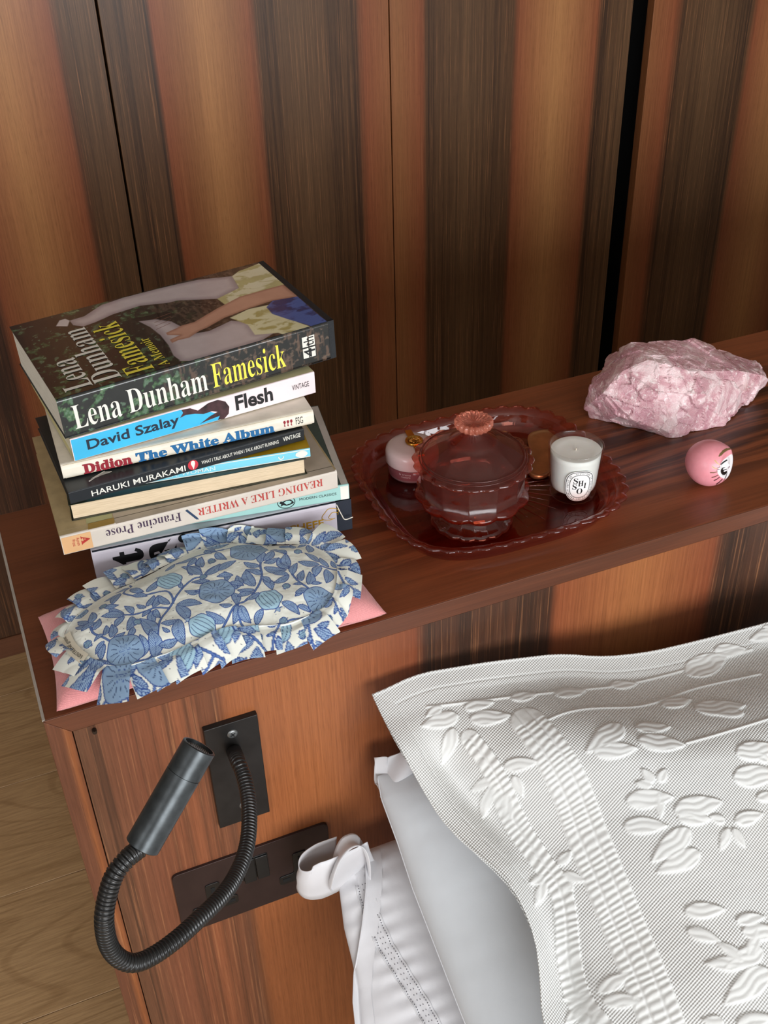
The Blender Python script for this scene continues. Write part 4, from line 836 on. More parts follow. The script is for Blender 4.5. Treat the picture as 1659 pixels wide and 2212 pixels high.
        col[i] = over(col[i], 1 - sstep(0.0, aa, d2), ML_); col[i] = over(col[i], 1 - sstep(0.00028, 0.00028 + aa, np.abs(d2)), MO_)
        R_ = r * (0.96 + 0.04 * np.cos(6 * th)) * (1 + 0.05 * np.cos(th))
        col[i] = over(col[i], 1 - sstep(0, aa, rr - R_), MP_); col[i] = over(col[i], 1 - sstep(0.0003, 0.0003 + aa, np.abs(rr - R_)), MO_)
        for k in (-0.62, -0.3, 0.02, 0.34, 0.66):
            cv = k * r * np.sqrt(np.clip(1 - (px / r) ** 2, 0, 1)); col[i] = over(col[i], (1 - sstep(0.00018, 0.00018 + aa, np.abs(py - cv))) * (np.abs(px) < r * 0.72), lin((34, 62, 110)))
    for k, (cx_, cy_) in enumerate(M_FLOWER): flower(cx_ / 1000, cy_ / 1000, (0.0142, 0.0142, 0.0160, 0.0132, 0.0070)[k])
    for k, (cx_, cy_, tx, ty) in enumerate(M_POM): pom(cx_ / 1000, cy_ / 1000, 0.0108, tx / 1000, ty / 1000)
    for k, (cx_, cy_) in enumerate(M_BUD): pom(cx_ / 1000, cy_ / 1000, 0.0032, cx_ / 1000 - 0.003 + 0.006 * (k % 2), cy_ / 1000 - 0.003)
    for k in range(14):
        a, b_ = (k * 0.0213 + 0.004) % 0.29, (-0.021 if k % 2 else 0.128) + 0.004 * math.sin(k * 2.1)
        (flower(a, b_, 0.0115) if k % 3 else pom(a, b_, 0.010, a + 0.003, b_ + 0.01))
    return col
c0 = np.array([0.148, 0.052])
def body_h(x, y):
    P_ = np.stack([x, y], 1)
    d = -sdpoly(x, y, inn)
    return np.maximum(cush_top(x, y) + 0.0025, 0.0285) + 0.0055 * sstep(0, 0.02, d) + 0.0010 * (fbm(x, y, 70, 9) - 0.5) * 2 + 0.0016 * (fbm(x, y * 0.6, 22, 3) - 0.5), d
mk = thing('eye_mask', (0.148, 0.052, 0.036), 'quilted eye mask in a blue and white pomegranate print with a frilled edge', 'eye mask')
CLO = NT('printed_cotton'); a_ = CLO.node('ShaderNodeVertexColor', layer_name='print'); CLO.link(a_.outputs[0], CLO.b.inputs['Base Color']); CLO.b.inputs['Roughness'].default_value = 0.85
CLO.b.inputs['Sheen Weight'].default_value = 0.2
CLO.bump(CLO.noise(CLO.coord(), 1500, 2), 0.25, 0.0002)
step = 0.00036
gx = np.arange(inn[:, 0].min() - 0.0015, inn[:, 0].max() + 0.0015, step); gy = np.arange(inn[:, 1].min() - 0.0015, inn[:, 1].max() + 0.0015, step)
GX, GY = np.meshgrid(gx, gy, indexing='ij'); x = GX.ravel(); y = GY.ravel()
z, d = body_h(x, y)
fc = grid_faces(len(gx), len(gy)); keep = (d[fc] > -0.0012).all(1); fc = fc[keep]
used = np.unique(fc); remap = -np.ones(len(x), int); remap[used] = np.arange(len(used)); fc = remap[fc]; x, y, z, d = x[used], y[used], z[used], d[used]
mesh('mask_body', np.stack([x, y, z - 0.002 * sstep(0.0, -0.001, d)], 1), fc, CLO.m, mk, smooth=True, col=print_colour(x, y))
# frill: overlapping knife pleats, all one gathered strip
NP = 33; ni, no = 30, 34
perI = np.array([inn[int(i)] for i in np.linspace(0, 400, NP * 10, endpoint=False)])
ang_out = []
Vr, Fr, Cr = [], [], []
base = 0
def nearest_out(p, nrm):
    dd = outr - p; t = dd @ nrm; o = np.abs(dd @ np.array([-nrm[1], nrm[0]])); ok = (t > 0)
    sc = np.where(ok, o + 0.15 * np.abs(t - 0.015), 9); return min(max(t[np.argmin(sc)], 0.011), 0.030)
ctr = inn.mean(0)
for k in range(NP):
    f0, f1_ = k * 400 / NP, (k + 1.3) * 400 / NP
    s1 = rnd.uniform(0.92, 1.06); sk = rnd.uniform(-0.16, 0.16)
    offx, offy = rnd.uniform(-0.03, 0.03), rnd.uniform(-0.012, 0.012)
    UU, WW = np.meshgrid(np.linspace(0, 1, ni), np.linspace(0, 1, no), indexing='ij')
    idxf = (f0 + (f1_ - f0) * UU); i0_ = np.floor(idxf).astype(int) % 400; i1_ = (i0_ + 1) % 400; fr = (idxf % 1.0)[..., None]
    pb = inn[i0_] * (1 - fr) + inn[i1_] * fr
    mid = int((f0 + f1_) / 2) % 400; tg = inn[(mid + 4) % 400] - inn[(mid - 4) % 400]; tg /= np.linalg.norm(tg)
    nrm = np.array([tg[1], -tg[0]]);
    if nrm @ (inn[mid] - ctr) < 0: nrm = -nrm
    ln_ = nearest_out(inn[mid], nrm) * s1
    tgl = tg * (1 if True else -1)
    flare = 1.16
    cenp = pb.mean((0, 1))
    pos = pb + nrm * (ln_ * WW)[..., None] + (pb - cenp) * ((flare - 1) * WW)[..., None] + tgl * ((sk * ln_) * WW)[..., None]
    xx, yy = pos[..., 0].ravel(), pos[..., 1].ravel()
    und = cush_top(xx, yy); outside = (xx < BX0) | (xx > BX1) | (yy < BY0 + 0.002) | (yy > BY1)
    zin = body_h(np.array([inn[mid][0]]), np.array([inn[mid][1]]))[0][0]
    lift = 0.0010 + 0.0050 * UU.ravel() * np.clip(WW.ravel() * 2.5, 0.35, 1) + 0.0016 * np.sin(UU.ravel() * math.pi) * WW.ravel() + 0.0008 * rnd.random() + 0.0012 * np.sin(WW.ravel() * 3 + k)
    droop = 0.003 + 0.011 * max(0.0, -nrm[1])
    zz = np.maximum(und + lift, zin - 0.002 + lift - droop * WW.ravel() ** 1.3)
    ylim = 0.1435 - 0.0884 * (xx - 0.07); ex_ = np.maximum(yy - ylim, 0); yy = yy - ex_; zz = zz + 0.35 * ex_ + 0.3 * lift * (ex_ > 0)
    Vr.append(np.stack([xx, yy, zz], 1)); Fr.append(grid_faces(ni, no) + base); base += ni * no
    qx = np.clip(cenp[0] - nrm[0] * 0.018 + offx, 0.035, 0.255) + (UU.ravel() - 0.5) * 0.022; qy = np.clip(cenp[1] - nrm[1] * 0.022 + offy, 0.02, 0.085) + (WW.ravel() - 0.5) * 0.020
    Cr.append(print_colour(qx, qy))
mesh('frill', np.vstack(Vr), np.vstack(Fr), CLO.m, mk, smooth=True, col=np.vstack(Cr))
sp = resample(np.vstack([inn, inn[:1]]), 0.002); hz = body_h(sp[:, 0], sp[:, 1])[0]
v, f = tube(np.column_stack([sp, hz - 0.0004]), 0.0006, 6, False); mesh('seam', v, f, plain('cotton_thread', (214, 218, 214), 0.9), mk, smooth=True)
# sewn-in ribbon label
TG = [np.array(p) / 1000.0 for p in TAG]; g = np.linspace(0, 1, 24)
def tagp(a, b_, e=0.0):
    p = TG[1] * (1 - a) * (1 - b_) + TG[2] * a * (1 - b_) + TG[3] * a * b_ + TG[0] * (1 - a) * b_
    p = p - (TG[1] - TG[0]) / np.linalg.norm(TG[1] - TG[0]) * 0.002 * math.sin(a * math.pi)
    zb = body_h(np.array([p[0]]), np.array([p[1]]))[0][0]
    return np.array([p[0], p[1], max(zb, cush_top(p[0], p[1]) + 0.0062) + 0.0010 + e])
tv = [tagp(a, b_) for a in g for b_ in np.linspace(0, 1, 8)]
tgo = mesh('fabric_label', tv, grid_faces(24, 8), plain('ribbon_label', (222, 214, 194), 0.8, bump=0.2, bscale=1500), mk, smooth=True)
lettering('label_lettering', [('SØSTRENE grene', False, 0.0, lambda a, b_: tagp(0.92 - 0.84 * a, 0.30 + 0.4 * b_, 0.0004))], INK, tgo)
# a corner of printed cloth shows between mask and cushion
# ------------------------------------------------------------------ pink pressed-glass tray
TC = np.array([0.440, 0.130])
def superr(th, a, b_, p): return (np.abs(np.cos(th) / a) ** p + np.abs(np.sin(th) / b_) ** p) ** (-1 / p)
PT = (0.62, 0.20, 0.17)
ROSE = thin_glass('rose_glass', (0.86, 0.50, 0.42), 0.07, (200, 100, 80), 0.03, 1.6)
ROSE_B = thin_glass('rose_glass_base', (0.70, 0.30, 0.22), 0.10, (150, 50, 32), 0.03)
ROSE_F = thin_glass('rose_glass_frosted', (0.72, 0.42, 0.37), 0.20, (150, 98, 88), 0.12)
tr = thing('glass_tray', (0.440, 0.130, 0.0), 'pink pressed glass tray with a scalloped rim and rounded corners', 'tray')
NTH = 720
th = np.linspace(0, 2 * np.pi, NTH, endpoint=False)
TA, TB = 0.121, 0.111
def tray_ring(scale, z, sc=0.0, zs=0.0):
    R_ = superr(th, TA, TB, 3.4) * scale
    # arc-length based scallops so that they keep one size
    ph_ = sarc * 46
    R_ = R_ + sc * np.abs(np.sin(ph_ * math.pi)); z_ = z + zs * np.abs(np.sin(ph_ * math.pi))
    rot_ = -0.02
    x_ = R_ * np.cos(th); y_ = R_ * np.sin(th)
    return np.stack([TC[0] + x_ * math.cos(rot_) - y_ * math.sin(rot_), TC[1] + x_ * math.sin(rot_) + y_ * math.cos(rot_), z_], 1)
_r = superr(th, TA, TB, 3.4); _p = np.stack([_r * np.cos(th), _r * np.sin(th)], 1); _d = np.r_[0, np.cumsum(np.linalg.norm(np.diff(np.vstack([_p, _p[:1]]), axis=0), axis=1))]; sarc = (_d / _d[-1])[:-1]
rings = [tray_ring(0.02, 0.0044), tray_ring(0.30, 0.0044), tray_ring(0.60, 0.0044), tray_ring(0.80, 0.0046), tray_ring(0.84, 0.0060), tray_ring(0.872, 0.011), tray_ring(0.893, 0.0175), tray_ring(0.905, 0.0205, 0.0005), tray_ring(0.925, 0.0217, 0.0016, 0.0006), tray_ring(0.950, 0.0222, 0.0028, 0.0012), tray_ring(0.962, 0.0216, 0.0036, 0.0012), tray_ring(0.964, 0.0202, 0.0036, 0.0009), tray_ring(0.945, 0.0188, 0.0024), tray_ring(0.905, 0.0150), tray_ring(0.885, 0.008), tray_ring(0.862, 0.0015), tray_ring(0.845, 0.0)]
V = np.stack(rings, 1).reshape(-1, 3); mesh('rim', V[:, :], grid_faces(NTH, len(rings), True)[np.arange(NTH * (len(rings) - 1)) % (len(rings) - 1) >= 3], ROSE, tr, smooth=True)
rb = [tray_ring(0.004, 0.0044), tray_ring(0.30, 0.0044), tray_ring(0.60, 0.0044), tray_ring(0.80, 0.0046)]
mesh('tray_base', np.stack(rb, 1).reshape(-1, 3), grid_faces(NTH, 4, True), ROSE_B, tr, smooth=True)
rb = [tray_ring(0.845, 0.0), tray_ring(0.60, 0.0004), tray_ring(0.30, 0.0004), tray_ring(0.004, 0.0004)]
mesh('tray_underside', np.stack(rb, 1).reshape(-1, 3), grid_faces(NTH, 4, True), ROSE_B, tr, smooth=True)
# moulded sunburst of fine ridges, one part each
for k in range(44):
    a = 2 * math.pi * (k + 0.5) / 44; rr = np.linspace(0.022, 0.072 if k % 2 else 0.060, 10)
    pts = [(TC[0] + r * math.cos(a), TC[1] + r * math.sin(a), 0.0045) for r in rr]
    v, f = tube(pts, 0.0007 * np.sin(np.linspace(0.25, math.pi - 0.1, 10)) + 0.00008, 6); mesh('sunburst_ridge', v, f, ROSE, tr, smooth=True)

# ------------------------------------------------------------------ covered glass candy dish
DC = (0.4045, 0.0905, 0.0048)
cd = thing('candy_dish', DC, 'footed pink glass candy dish with a domed lid, standing on the glass tray', 'candy dish')
def scal(n, amp, ks, zamp=0.0):
    def fn(th, k, r, z):
        if k in ks: r = r + amp * (np.abs(np.sin(th * n / 2)) - 0.5); z = z - zamp * (np.abs(np.sin(th * n / 2)) - 0.5)
        return r, z
    return fn
def facet(n, ks, amp):
    def fn(th, k, r, z):
        if k in ks: ph_ = (th * n / (2 * math.pi)) % 1.0 - 0.5; r = r - amp * (np.abs(ph_) * 2) ** 2 * r * 0 - amp * (np.cos(ph_ * 2 * math.pi) * -0.5 + 0.5)
        return r, z
    return fn
def poly(n, ks):
    def fn(th, k, r, z):
        if k in ks: ph_ = ((th * n / (2 * math.pi)) % 1.0 - 0.5) * 2 * math.pi / n; r = r * (math.cos(math.pi / n) / np.cos(ph_)) * 0.985 + 0.015 * r
        return r, z
    return fn
def fboth(n1, a1, k1, n2, a2, k2, za=0.0):
    A_ = scal(n1, a1, k1, za); B_ = poly(n2, k2)
    return lambda th, k, r, z: B_(th, k, *A_(th, k, r, z))
# foot
pf = [(0.0, 0.0015), (0.030, 0.0015), (0.0350, 0.0), (0.0372, 0.0012), (0.0374, 0.0032), (0.0345, 0.0056), (0.0300, 0.0085), (0.0262, 0.0150), (0.0240, 0.0210), (0.0262, 0.0235)]
v, f = lathe(pf, 240, DC, fboth(16, 0.0014, (2, 3, 4), 16, 0.0012, (5, 6, 7, 8)))
ft = mesh('foot', v, f, ROSE, cd, smooth=True)
# bowl : flared scalloped lower ledge and nearly upright frosted wall
pb = [(0.0, 0.0215), (0.024, 0.0215), (0.0400, 0.0235), (0.0495, 0.0285), (0.0525, 0.0325), (0.0515, 0.0350), (0.0478, 0.0366), (0.0480, 0.0480), (0.0492, 0.0600), (0.0500, 0.0640)]
pb = [(r_ * 0.975, z_) for r_, z_ in pb]
v, f = lathe(pb, 288, DC, fboth(12, 0.0026, (3, 4, 5), 12, 0.0008, (6, 7, 8, 9), 0.0012))
mesh('bowl', v, f, [ROSE_F, thin_glass('rose_glass_deep', (0.86, 0.34, 0.22), 0.10, (190, 60, 36), 0.03)], cd, smooth=True, idx=np.where((np.arange(len(f)) % (len(pb) - 1)) < 6, 1, 0))
pi_ = [(0.0452, 0.0630), (0.0455, 0.0480), (0.0440, 0.0380), (0.0400, 0.0300), (0.0, 0.0270)]
v, f = lathe(pi_, 96, DC); mesh('bowl_lining', v, f, ROSE, cd, smooth=True)
pl = [(0.0475, 0.0640), (0.0500, 0.0642), (0.0535, 0.0650), (0.0545, 0.0662), (0.0530, 0.0680), (0.0490, 0.0688), (0.0475, 0.0700), (0.0462, 0.0712), (0.0440, 0.0722), (0.0400, 0.0752), (0.0330, 0.0800), (0.0260, 0.0835), (0.0225, 0.0848), (0.0215, 0.0862), (0.0180, 0.0885), (0.0140, 0.0912), (0.0095, 0.0945), (0.0088, 0.0960)]
pl = [(r_ * 0.975, z_) for r_, z_ in pl]
v, f = lathe(pl, 288, DC, fboth(20, 0.0024, (1, 2, 3, 4), 12, 0.0014, (7, 8, 9, 10, 11), -0.0008))
ld = mesh('lid', v, f, [ROSE_F, ROSE], cd, smooth=True, idx=np.where(np.isin(np.arange(len(f)) % (len(pl) - 1), (0, 1, 2, 3, 4, 5, 13, 14, 15, 16)), 1, 0))
for rz, r0 in ((0.0714, 0.0455), (0.0690, 0.0475)):
    pp = [(DC[0] + r0 * math.cos(a), DC[1] + r0 * math.sin(a), DC[2] + rz) for a in np.linspace(0, 2 * math.pi, 121)]
    v, f = tube(pp, 0.0006, 6, False); mesh('lid_ring', v, f, ROSE_F, ld, smooth=True)
pk = [(0.0, 0.0955), (0.0088, 0.0955), (0.0110, 0.0975), (0.0150, 0.1000), (0.0163, 0.1025), (0.0163, 0.1050), (0.0152, 0.1066), (0.0135, 0.1068), (0.0090, 0.1046), (0.0, 0.1034)]
def knobf(th, k, r, z):
    if k in (3, 4, 5, 6): r = r + 0.0009 * np.cos(th * 20)
    if k in (7, 8): z = z + 0.0005 * np.cos(th * 20)
    return r, z
v, f = lathe(pk, 240, DC, knobf)
kg = NT('rose_knob_glass'); kg.link(kg.ramp(kg.noise(kg.coord(), 30, 2), [(0.3, (1.0, 0.36, 0.24)), (0.7, (1.0, 0.44, 0.32))]), kg.b.inputs['Base Color']); kg.b.inputs['Transmission Weight'].default_value = 0.85; kg.b.inputs['Roughness'].default_value = 0.04; kg.b.inputs['IOR'].default_value = 1.5
mesh('knob', v, f, kg.m, ld, smooth=True)

# ------------------------------------------------------------------ cosmetic jar
JC = (0.3870, 0.1850, 0.0048)
jr = thing('cosmetic_jar', JC, 'small round jar with a pale pink lid and gold clasp beside the candy dish', 'jar')
v, f = lathe([(0.0, 0.0), (0.0195, 0.0), (0.0228, 0.0015), (0.0240, 0.0045), (0.0238, 0.0150), (0.0232, 0.0160), (0.0, 0.0160)], 96, JC)
gm = plain('mauve_glass', (126, 74, 80), 0.12, coat=0.6, var=0.05); gm2 = plain('mauve_glass_foot', (134, 106, 108), 0.1, coat=0.8, var=0.05)
mesh('jar_body', v, f, [gm, gm2], jr, smooth=True, idx=np.where((np.arange(len(f)) % 6) < 3, 1, 0))
v, f = lathe([(0.0, 0.0155), (0.0252, 0.0155), (0.0258, 0.0165), (0.0258, 0.0250), (0.0250, 0.0285), (0.0225, 0.0308), (0.0170, 0.0316), (0.0, 0.0320)], 96, JC)
mesh('jar_lid', v, f, plain('pale_pink_plastic', (216, 196, 196), 0.3, coat=0.3, var=0.01), jr, smooth=True)
GM = plain('gold_metal', (214, 160, 70), 0.22, 1.0, var=0.05)
ea = np.array([0.0022, 0.0185]); ed = ea / np.linalg.norm(ea); en = np.array([-ed[1], ed[0]]); ec = np.array([0.3900, 0.1868]); ez = JC[2] + 0.0322
clasp = MB()
P3 = lambda a, b_, z: (ec[0] + ed[0] * a + en[0] * b_, ec[1] + ed[1] * a + en[1] * b_, z)
for a0, a1, w_, z0, z1 in ((0.005, 0.0205, 0.0036, 0.0002, 0.0018), (-0.019, -0.005, 0.0036, 0.0002, 0.0014)):
    vv = [P3(a, b_, ez + z) for z in (z0, z1) for a, b_ in ((a0, -w_), (a1, -w_ * 0.92), (a1, w_ * 0.92), (a0, w_))]
    clasp.add(vv, [(0, 3, 2, 1), (4, 5, 6, 7), (0, 1, 5, 4), (1, 2, 6, 5), (2, 3, 7, 6), (3, 0, 4, 7)])
vv = [P3(a, b_, ez + z) for a, z, w_ in ((-0.019, 0.0014, 0.0033), (-0.0235, 0.0002, 0.0033), (-0.0255, -0.004, 0.003)) for b_ in (-w_, w_)]
clasp.add(vv, [(0, 1, 3, 2), (2, 3, 5, 4)])
cl = clasp.obj('clasp_bar', GM, jr, bevel=0.0003)
v, f = lathe([(0.0, 0.0003), (0.0082, 0.0003), (0.0087, 0.0012), (0.0085, 0.0026), (0.0076, 0.0029), (0.0070, 0.0024), (0.0, 0.0024)], 64, (ec[0], ec[1], ez)); me_ = mesh('medallion', v, f, GM, jr, smooth=True)
em = MB()
for k in range(10):
    a = k * 2 * math.pi / 10; pts = [(ec[0] + r * math.cos(a + s_), ec[1] + r * math.sin(a + s_), ez + 0.0027) for r, s_ in ((0.0014, 0), (0.0030, 0.35), (0.0046, 0.05), (0.0056, -0.3))]
    v, f = tube(pts, 0.00035, 6); em.add(v, f)
em.obj('relief_ornament', plain('gold_relief', (236, 190, 110), 0.25, 1.0), me_, smooth=True)
jl = lambda z0, z1, a0, a1: (lambda a, b_: (JC[0] + 0.0242 * math.cos(a0 + (a1 - a0) * a), JC[1] + 0.0242 * math.sin(a0 + (a1 - a0) * a), JC[2] + z0 + (z1 - z0) * b_))
lettering('jar_lettering', [('la crema', False, 0.0, jl(0.0105, 0.0125, math.radians(215), math.radians(243))), ('restore', False, 0.0, jl(0.0078, 0.0094, math.radians(221), math.radians(242)))], plain('silver_ink', (196, 178, 178), 0.4), jr)

# ------------------------------------------------------------------ polished metal tool lying in the tray
gs = [(484.6, 123.3), (488.5, 118.8), (494.5, 117.3), (502, 119.5), (509, 125), (517, 135), (526, 146), (537, 155), (548, 163), (552, 172), (549, 182), (542, 189), (532.8, 192.5), (522.8, 192.7), (516.4, 188.7), (511, 180), (508.0, 171), (503.5, 160), (496.8, 149), (489, 139), (485.2, 131)]
go = smooth_closed(closed_resample([(a / 1000, b_ / 1000) for a, b_ in gs], 160), 12)
gc = go.mean(0); GV = []; 
gprof = [(0.80, 0.0064), (0.96, 0.0060), (1.0, 0.0075), (0.99, 0.0100), (0.95, 0.0110), (0.88, 0.0100), (0.70, 0.0095), (0.40, 0.0093), (0.0001, 0.0092)]
gax = np.array([0.50, 0.866])
for s_, z_ in gprof:
    mid_ = np.array([gc + gax * np.clip((p - gc) @ gax, -0.022, 0.022) for p in go]); GV.append(np.column_stack([mid_ + (go - mid_) * s_, np.full(160, z_)]))
GV = np.stack(GV, 1).reshape(-1, 3)
gsh = mesh('metal_tool', GV, np.array(list(grid_faces(160, len(gprof), True))), [plain('metal_wood_reflection', (176, 126, 84), 0.32, 0.75, var=0.12, vscale=50)], None, smooth=True, origin=(0.516, 0.155, 0.0064))  # brown reflection of the surrounding wood is put into the metal's base colour
tag(gsh, 'flat waisted piece of polished metal lying on the tray behind the white candle', 'metal tool')

# ------------------------------------------------------------------ scented candle
CC = (0.5100, 0.0890, 0.0050)
cn = thing('candle', CC, 'white candle in a clear glass tumbler with an oval black and white label', 'candle')
CH = 0.0530
ro = lambda z: 0.0214 + (0.0256 - 0.0214) * (z / CH) ** 0.8 if z > 0 else 0.0214
CG = thin_glass('clear_glass', (0.97, 0.98, 0.98), 0.0, (255, 255, 255), 0.015, 1.45)
prof = [(0.0, 0.0006), (0.0185, 0.0003), (0.0206, 0.0), (0.0214, 0.0012)] + [(ro(z), z) for z in np.linspace(0.004, CH - 0.001, 10)] + [(0.0256, CH), (0.0249, CH + 0.0006), (0.0241, CH)] + [(ro(z) - 0.0016, z) for z in np.linspace(CH - 0.001, 0.010, 8)] + [(0.014, 0.0072), (0.0, 0.0066)]
v, f = lathe(prof, 128, CC); mesh('tumbler', v, f, CG, cn, smooth=True)
v, f = lathe([(0.0, 0.0080), (0.0150, 0.0082), (ro(0.011) - 0.0018, 0.0108)] + [(ro(z) - 0.0017, z) for z in np.linspace(0.012, 0.0475, 8)] + [(0.0225, 0.0479), (0.017, 0.0472), (0.004, 0.0468), (0.0, 0.0470)], 96, CC)
mesh('wax', v, f, plain('white_wax', (236, 234, 228), 0.5, sss=0.25, var=0.01), cn, smooth=True)
v, f = tube([(CC[0], CC[1], CC[2] + 0.0460), (CC[0] + 0.0003, CC[1], CC[2] + 0.0492)], 0.0006, 8); mesh('wick', v, f, plain('cotton_wick', (206, 196, 178), 0.9), cn)
v, f = lathe([(0.0, 0.0078), (0.0085, 0.0078), (0.0088, 0.0070), (0.0, 0.0068)], 40, CC); mesh('wick_base', v, f, plain('wick_base_metal', (70, 64, 58), 0.35, 0.8), cn, smooth=True)
LA = math.radians(-107.5)
def lab(px, pz, e=0.0):
    """label coordinates in metres round the glass"""
    z = 0.0225 + pz; r = (ro(z) if z > 0.003 else 0.0215) + 0.00025 + e; a = LA + px / 0.0234
    return (CC[0] + r * math.cos(a), CC[1] + r * math.sin(a), CC[2] + z)
def oval(a, b_, n=64, p=2.6): return [(a * np.sign(math.cos(t)) * abs(math.cos(t)) ** (2 / p), b_ * np.sign(math.sin(t)) * abs(math.sin(t)) ** (2 / p)) for t in np.linspace(0, 2 * math.pi, n, endpoint=False)]
LW, LH = 0.0136, 0.0172
lm_ = MB(); ringsL = [1.0, 0.8, 0.6, 0.4, 0.2, 0.02]; vv = []
for s_ in ringsL: vv += [lab(x_ * s_, z_ * s_) for x_, z_ in oval(LW, LH)]
lm_.add(vv, [(r_ * 64 + i, r_ * 64 + (i + 1) % 64, (r_ + 1) * 64 + (i + 1) % 64, (r_ + 1) * 64 + i) for r_ in range(5) for i in range(64)])
lo = lm_.obj('label', plain('label_paper', (240, 240, 238), 0.5, var=0.01), cn)
bd = MB()
for a_o, a_i in (((LW - 0.0006, LH - 0.0006), (LW - 0.00115, LH - 0.00115)), ((LW - 0.0040, LH - 0.0040), (LW - 0.0045, LH - 0.0045))):
    bd.add([lab(x_, z_, 0.00012) for x_, z_ in oval(*a_o)] + [lab(x_, z_, 0.00012) for x_, z_ in oval(*a_i)], [(i, (i + 1) % 64, 64 + (i + 1) % 64, 64 + i) for i in range(64)])
bd.obj('label_border', INK, lo)
bxl = lambda x0, x1, z0, z1: (lambda a, b_: lab(x0 + (x1 - x0) * a, z0 + (z1 - z0) * b_, 0.0003))
lettering('label_lettering', [('S', True, -0.004, bxl(-0.0060, -0.0022, 0.0034, 0.0096)), ('H', True, -0.004, bxl(-0.0018, 0.0030, 0.0006, 0.0066)), ('I', True, -0.004, bxl(0.0036, 0.0058, -0.0022, 0.0036)), ('S', True, -0.004, bxl(-0.0066, -0.0028, -0.0034, 0.0028)), ('O', True, -0.004, bxl(-0.0026, 0.0028, -0.0086, -0.0022))], INK, lo)
bt = 'diptyque 34 boulevard saint germain paris 5e  '
it = []
ringp = closed_resample(oval(LW - 0.0026, LH - 0.0026, 200), 800); ringp = ringp[::-1]
i0 = int(np.argmin(np.abs(ringp[:, 0] + 0.004) + (ringp[:, 1] < 0) * 9))
for k, ch in enumerate(bt):
    if ch == ' ': continue
    c_i = int(i0 + k * 800 / len(bt)) % 800; p = ringp[c_i]; tg = ringp[(c_i + 3) % 800] - ringp[c_i - 3]; tg /= np.linalg.norm(tg); up_ = np.array([-tg[1], tg[0]])
    wd = 0.0011 if ch not in 'il' else 0.0004
    it.append((ch, False, 0.0, (lambda a, b_, p=p, tg=tg, up_=up_, wd=wd: lab(*(p + tg * (a - 0.5) * wd + up_ * (b_ - 0.5) * 0.0015), 0.00015))))
lettering('ring_lettering', it, INK, lo)

# ------------------------------------------------------------------ rose quartz
qp = np.array(list(Q_PTS) + list(Q_BOT) + [(0.66, 0.245, 0.0), (0.78, 0.235, 0.0), (0.62, 0.225, 0.0), (0.80, 0.19, 0.012), (0.76, 0.232, 0.03), (0.64, 0.236, 0.05), (0.70, 0.246, 0.035), (0.795, 0.165, 0.018)])
bm = bmesh.new()
for p in qp: bm.verts.new(p)
bmesh.ops.convex_hull(bm, input=bm.verts)
for vv in [v_ for v_ in bm.verts if not v_.link_faces]: bm.verts.remove(vv)
bmesh.ops.triangulate(bm, faces=bm.faces[:])
for _ in range(7):
    es = [e for e in bm.edges if e.calc_length() > 0.0026]
    if not es: break
    bmesh.ops.subdivide_edges(bm, edges=es, cuts=1, use_grid_fill=False); bmesh.ops.triangulate(bm, faces=[f for f in bm.faces if len(f.verts) > 3])
bm.verts.ensure_lookup_table(); bm.normal_update()
co = np.array([v_.co[:] for v_ in bm.verts]); no_ = np.array([v_.normal[:] for v_ in bm.verts])
def cells(P_, n, seed, lo_, hi_):
    r_ = np.random.default_rng(seed); S_ = r_.uniform(lo_, hi_, (n, 3)); best = np.full(len(P_), 9.0); second = np.full(len(P_), 9.0); ids = np.zeros(len(P_), int)
    for k, s_ in enumerate(S_):
        d_ = np.linalg.norm(P_ - s_, axis=1); m = d_ < best; second = np.where(m, best, np.minimum(second, d_)); ids[m] = k; best = np.where(m, d_, best)
    N_ = r_.normal(size=(n, 3)); N_ /= np.linalg.norm(N_, axis=1)[:, None]; H_ = r_.uniform(-1, 1, n)
    return ids, best, second, S_, N_, H_
lo_, hi_ = co.min(0), co.max(0); disp = np.zeros(len(co))
front = np.clip(1.2 - sstep(0.5, 0.8, no_[:, 2]) * 0.8, 0.3, 1.3)
for n_, amp, tl, sd in ((18, 0.0022, 0.12, 3), (90, 0.0011, 0.16, 4), (420, 0.0006, 0.2, 5)):
    ids, b1, b2, S_, N_, H_ = cells(co, n_, sd, lo_, hi_); tilt = ((co - S_[ids]) * N_[ids]).sum(1)
    disp += front * (H_[ids] * amp * 0.6 + np.clip(tilt * tl, -amp, amp))
disp += 0.0008 * (np.array([fbm(np.array([p[0] + p[2]]), np.array([p[1] - p[2]]), 160, 2)[0] for p in co]) - 0.5) * front * 0 
co2 = co + no_ * (disp - 0.0012)[:, None]; co2[:, 2] = np.maximum(co2[:, 2], 0.0003)
fq = [tuple(v_.index for v_ in f_.verts) for f_ in bm.faces]; 
for i_, v_ in enumerate(bm.verts): pass
bm.verts.index_update(); fq = [tuple(v_.index for v_ in f_.verts) for f_ in bm.faces]; bm.free()
t = NT('rose_quartz_stone'); v = t.coord()
n1 = t.noise(v, 34, 5, 0.6, 1.2); n2 = t.noise(v, 130, 4, 0.65, 0.6); n3 = t.noise(t.coord(loc=(2, 1, 0)), 16, 2)
vor = t.node('ShaderNodeTexVoronoi', feature='DISTANCE_TO_EDGE'); vor.inputs['Scale'].default_value = 85; t.link(v, vor.inputs['Vector'])
col = t.ramp(n1, [(0.36, lin((190, 138, 148))), (0.50, lin((208, 164, 170))), (0.62, lin((232, 206, 208)))])
col = t.mix(t.ramp(n2, [(0.56, (0, 0, 0)), (0.70, (0.85, 0.85, 0.85))]), col, c4((246, 234, 232)))
col = t.mix(t.ramp(vor.outputs['Distance'], [(0.0, (0.22, 0.22, 0.22)), (0.03, (0, 0, 0))]), col, c4((246, 232, 232)))
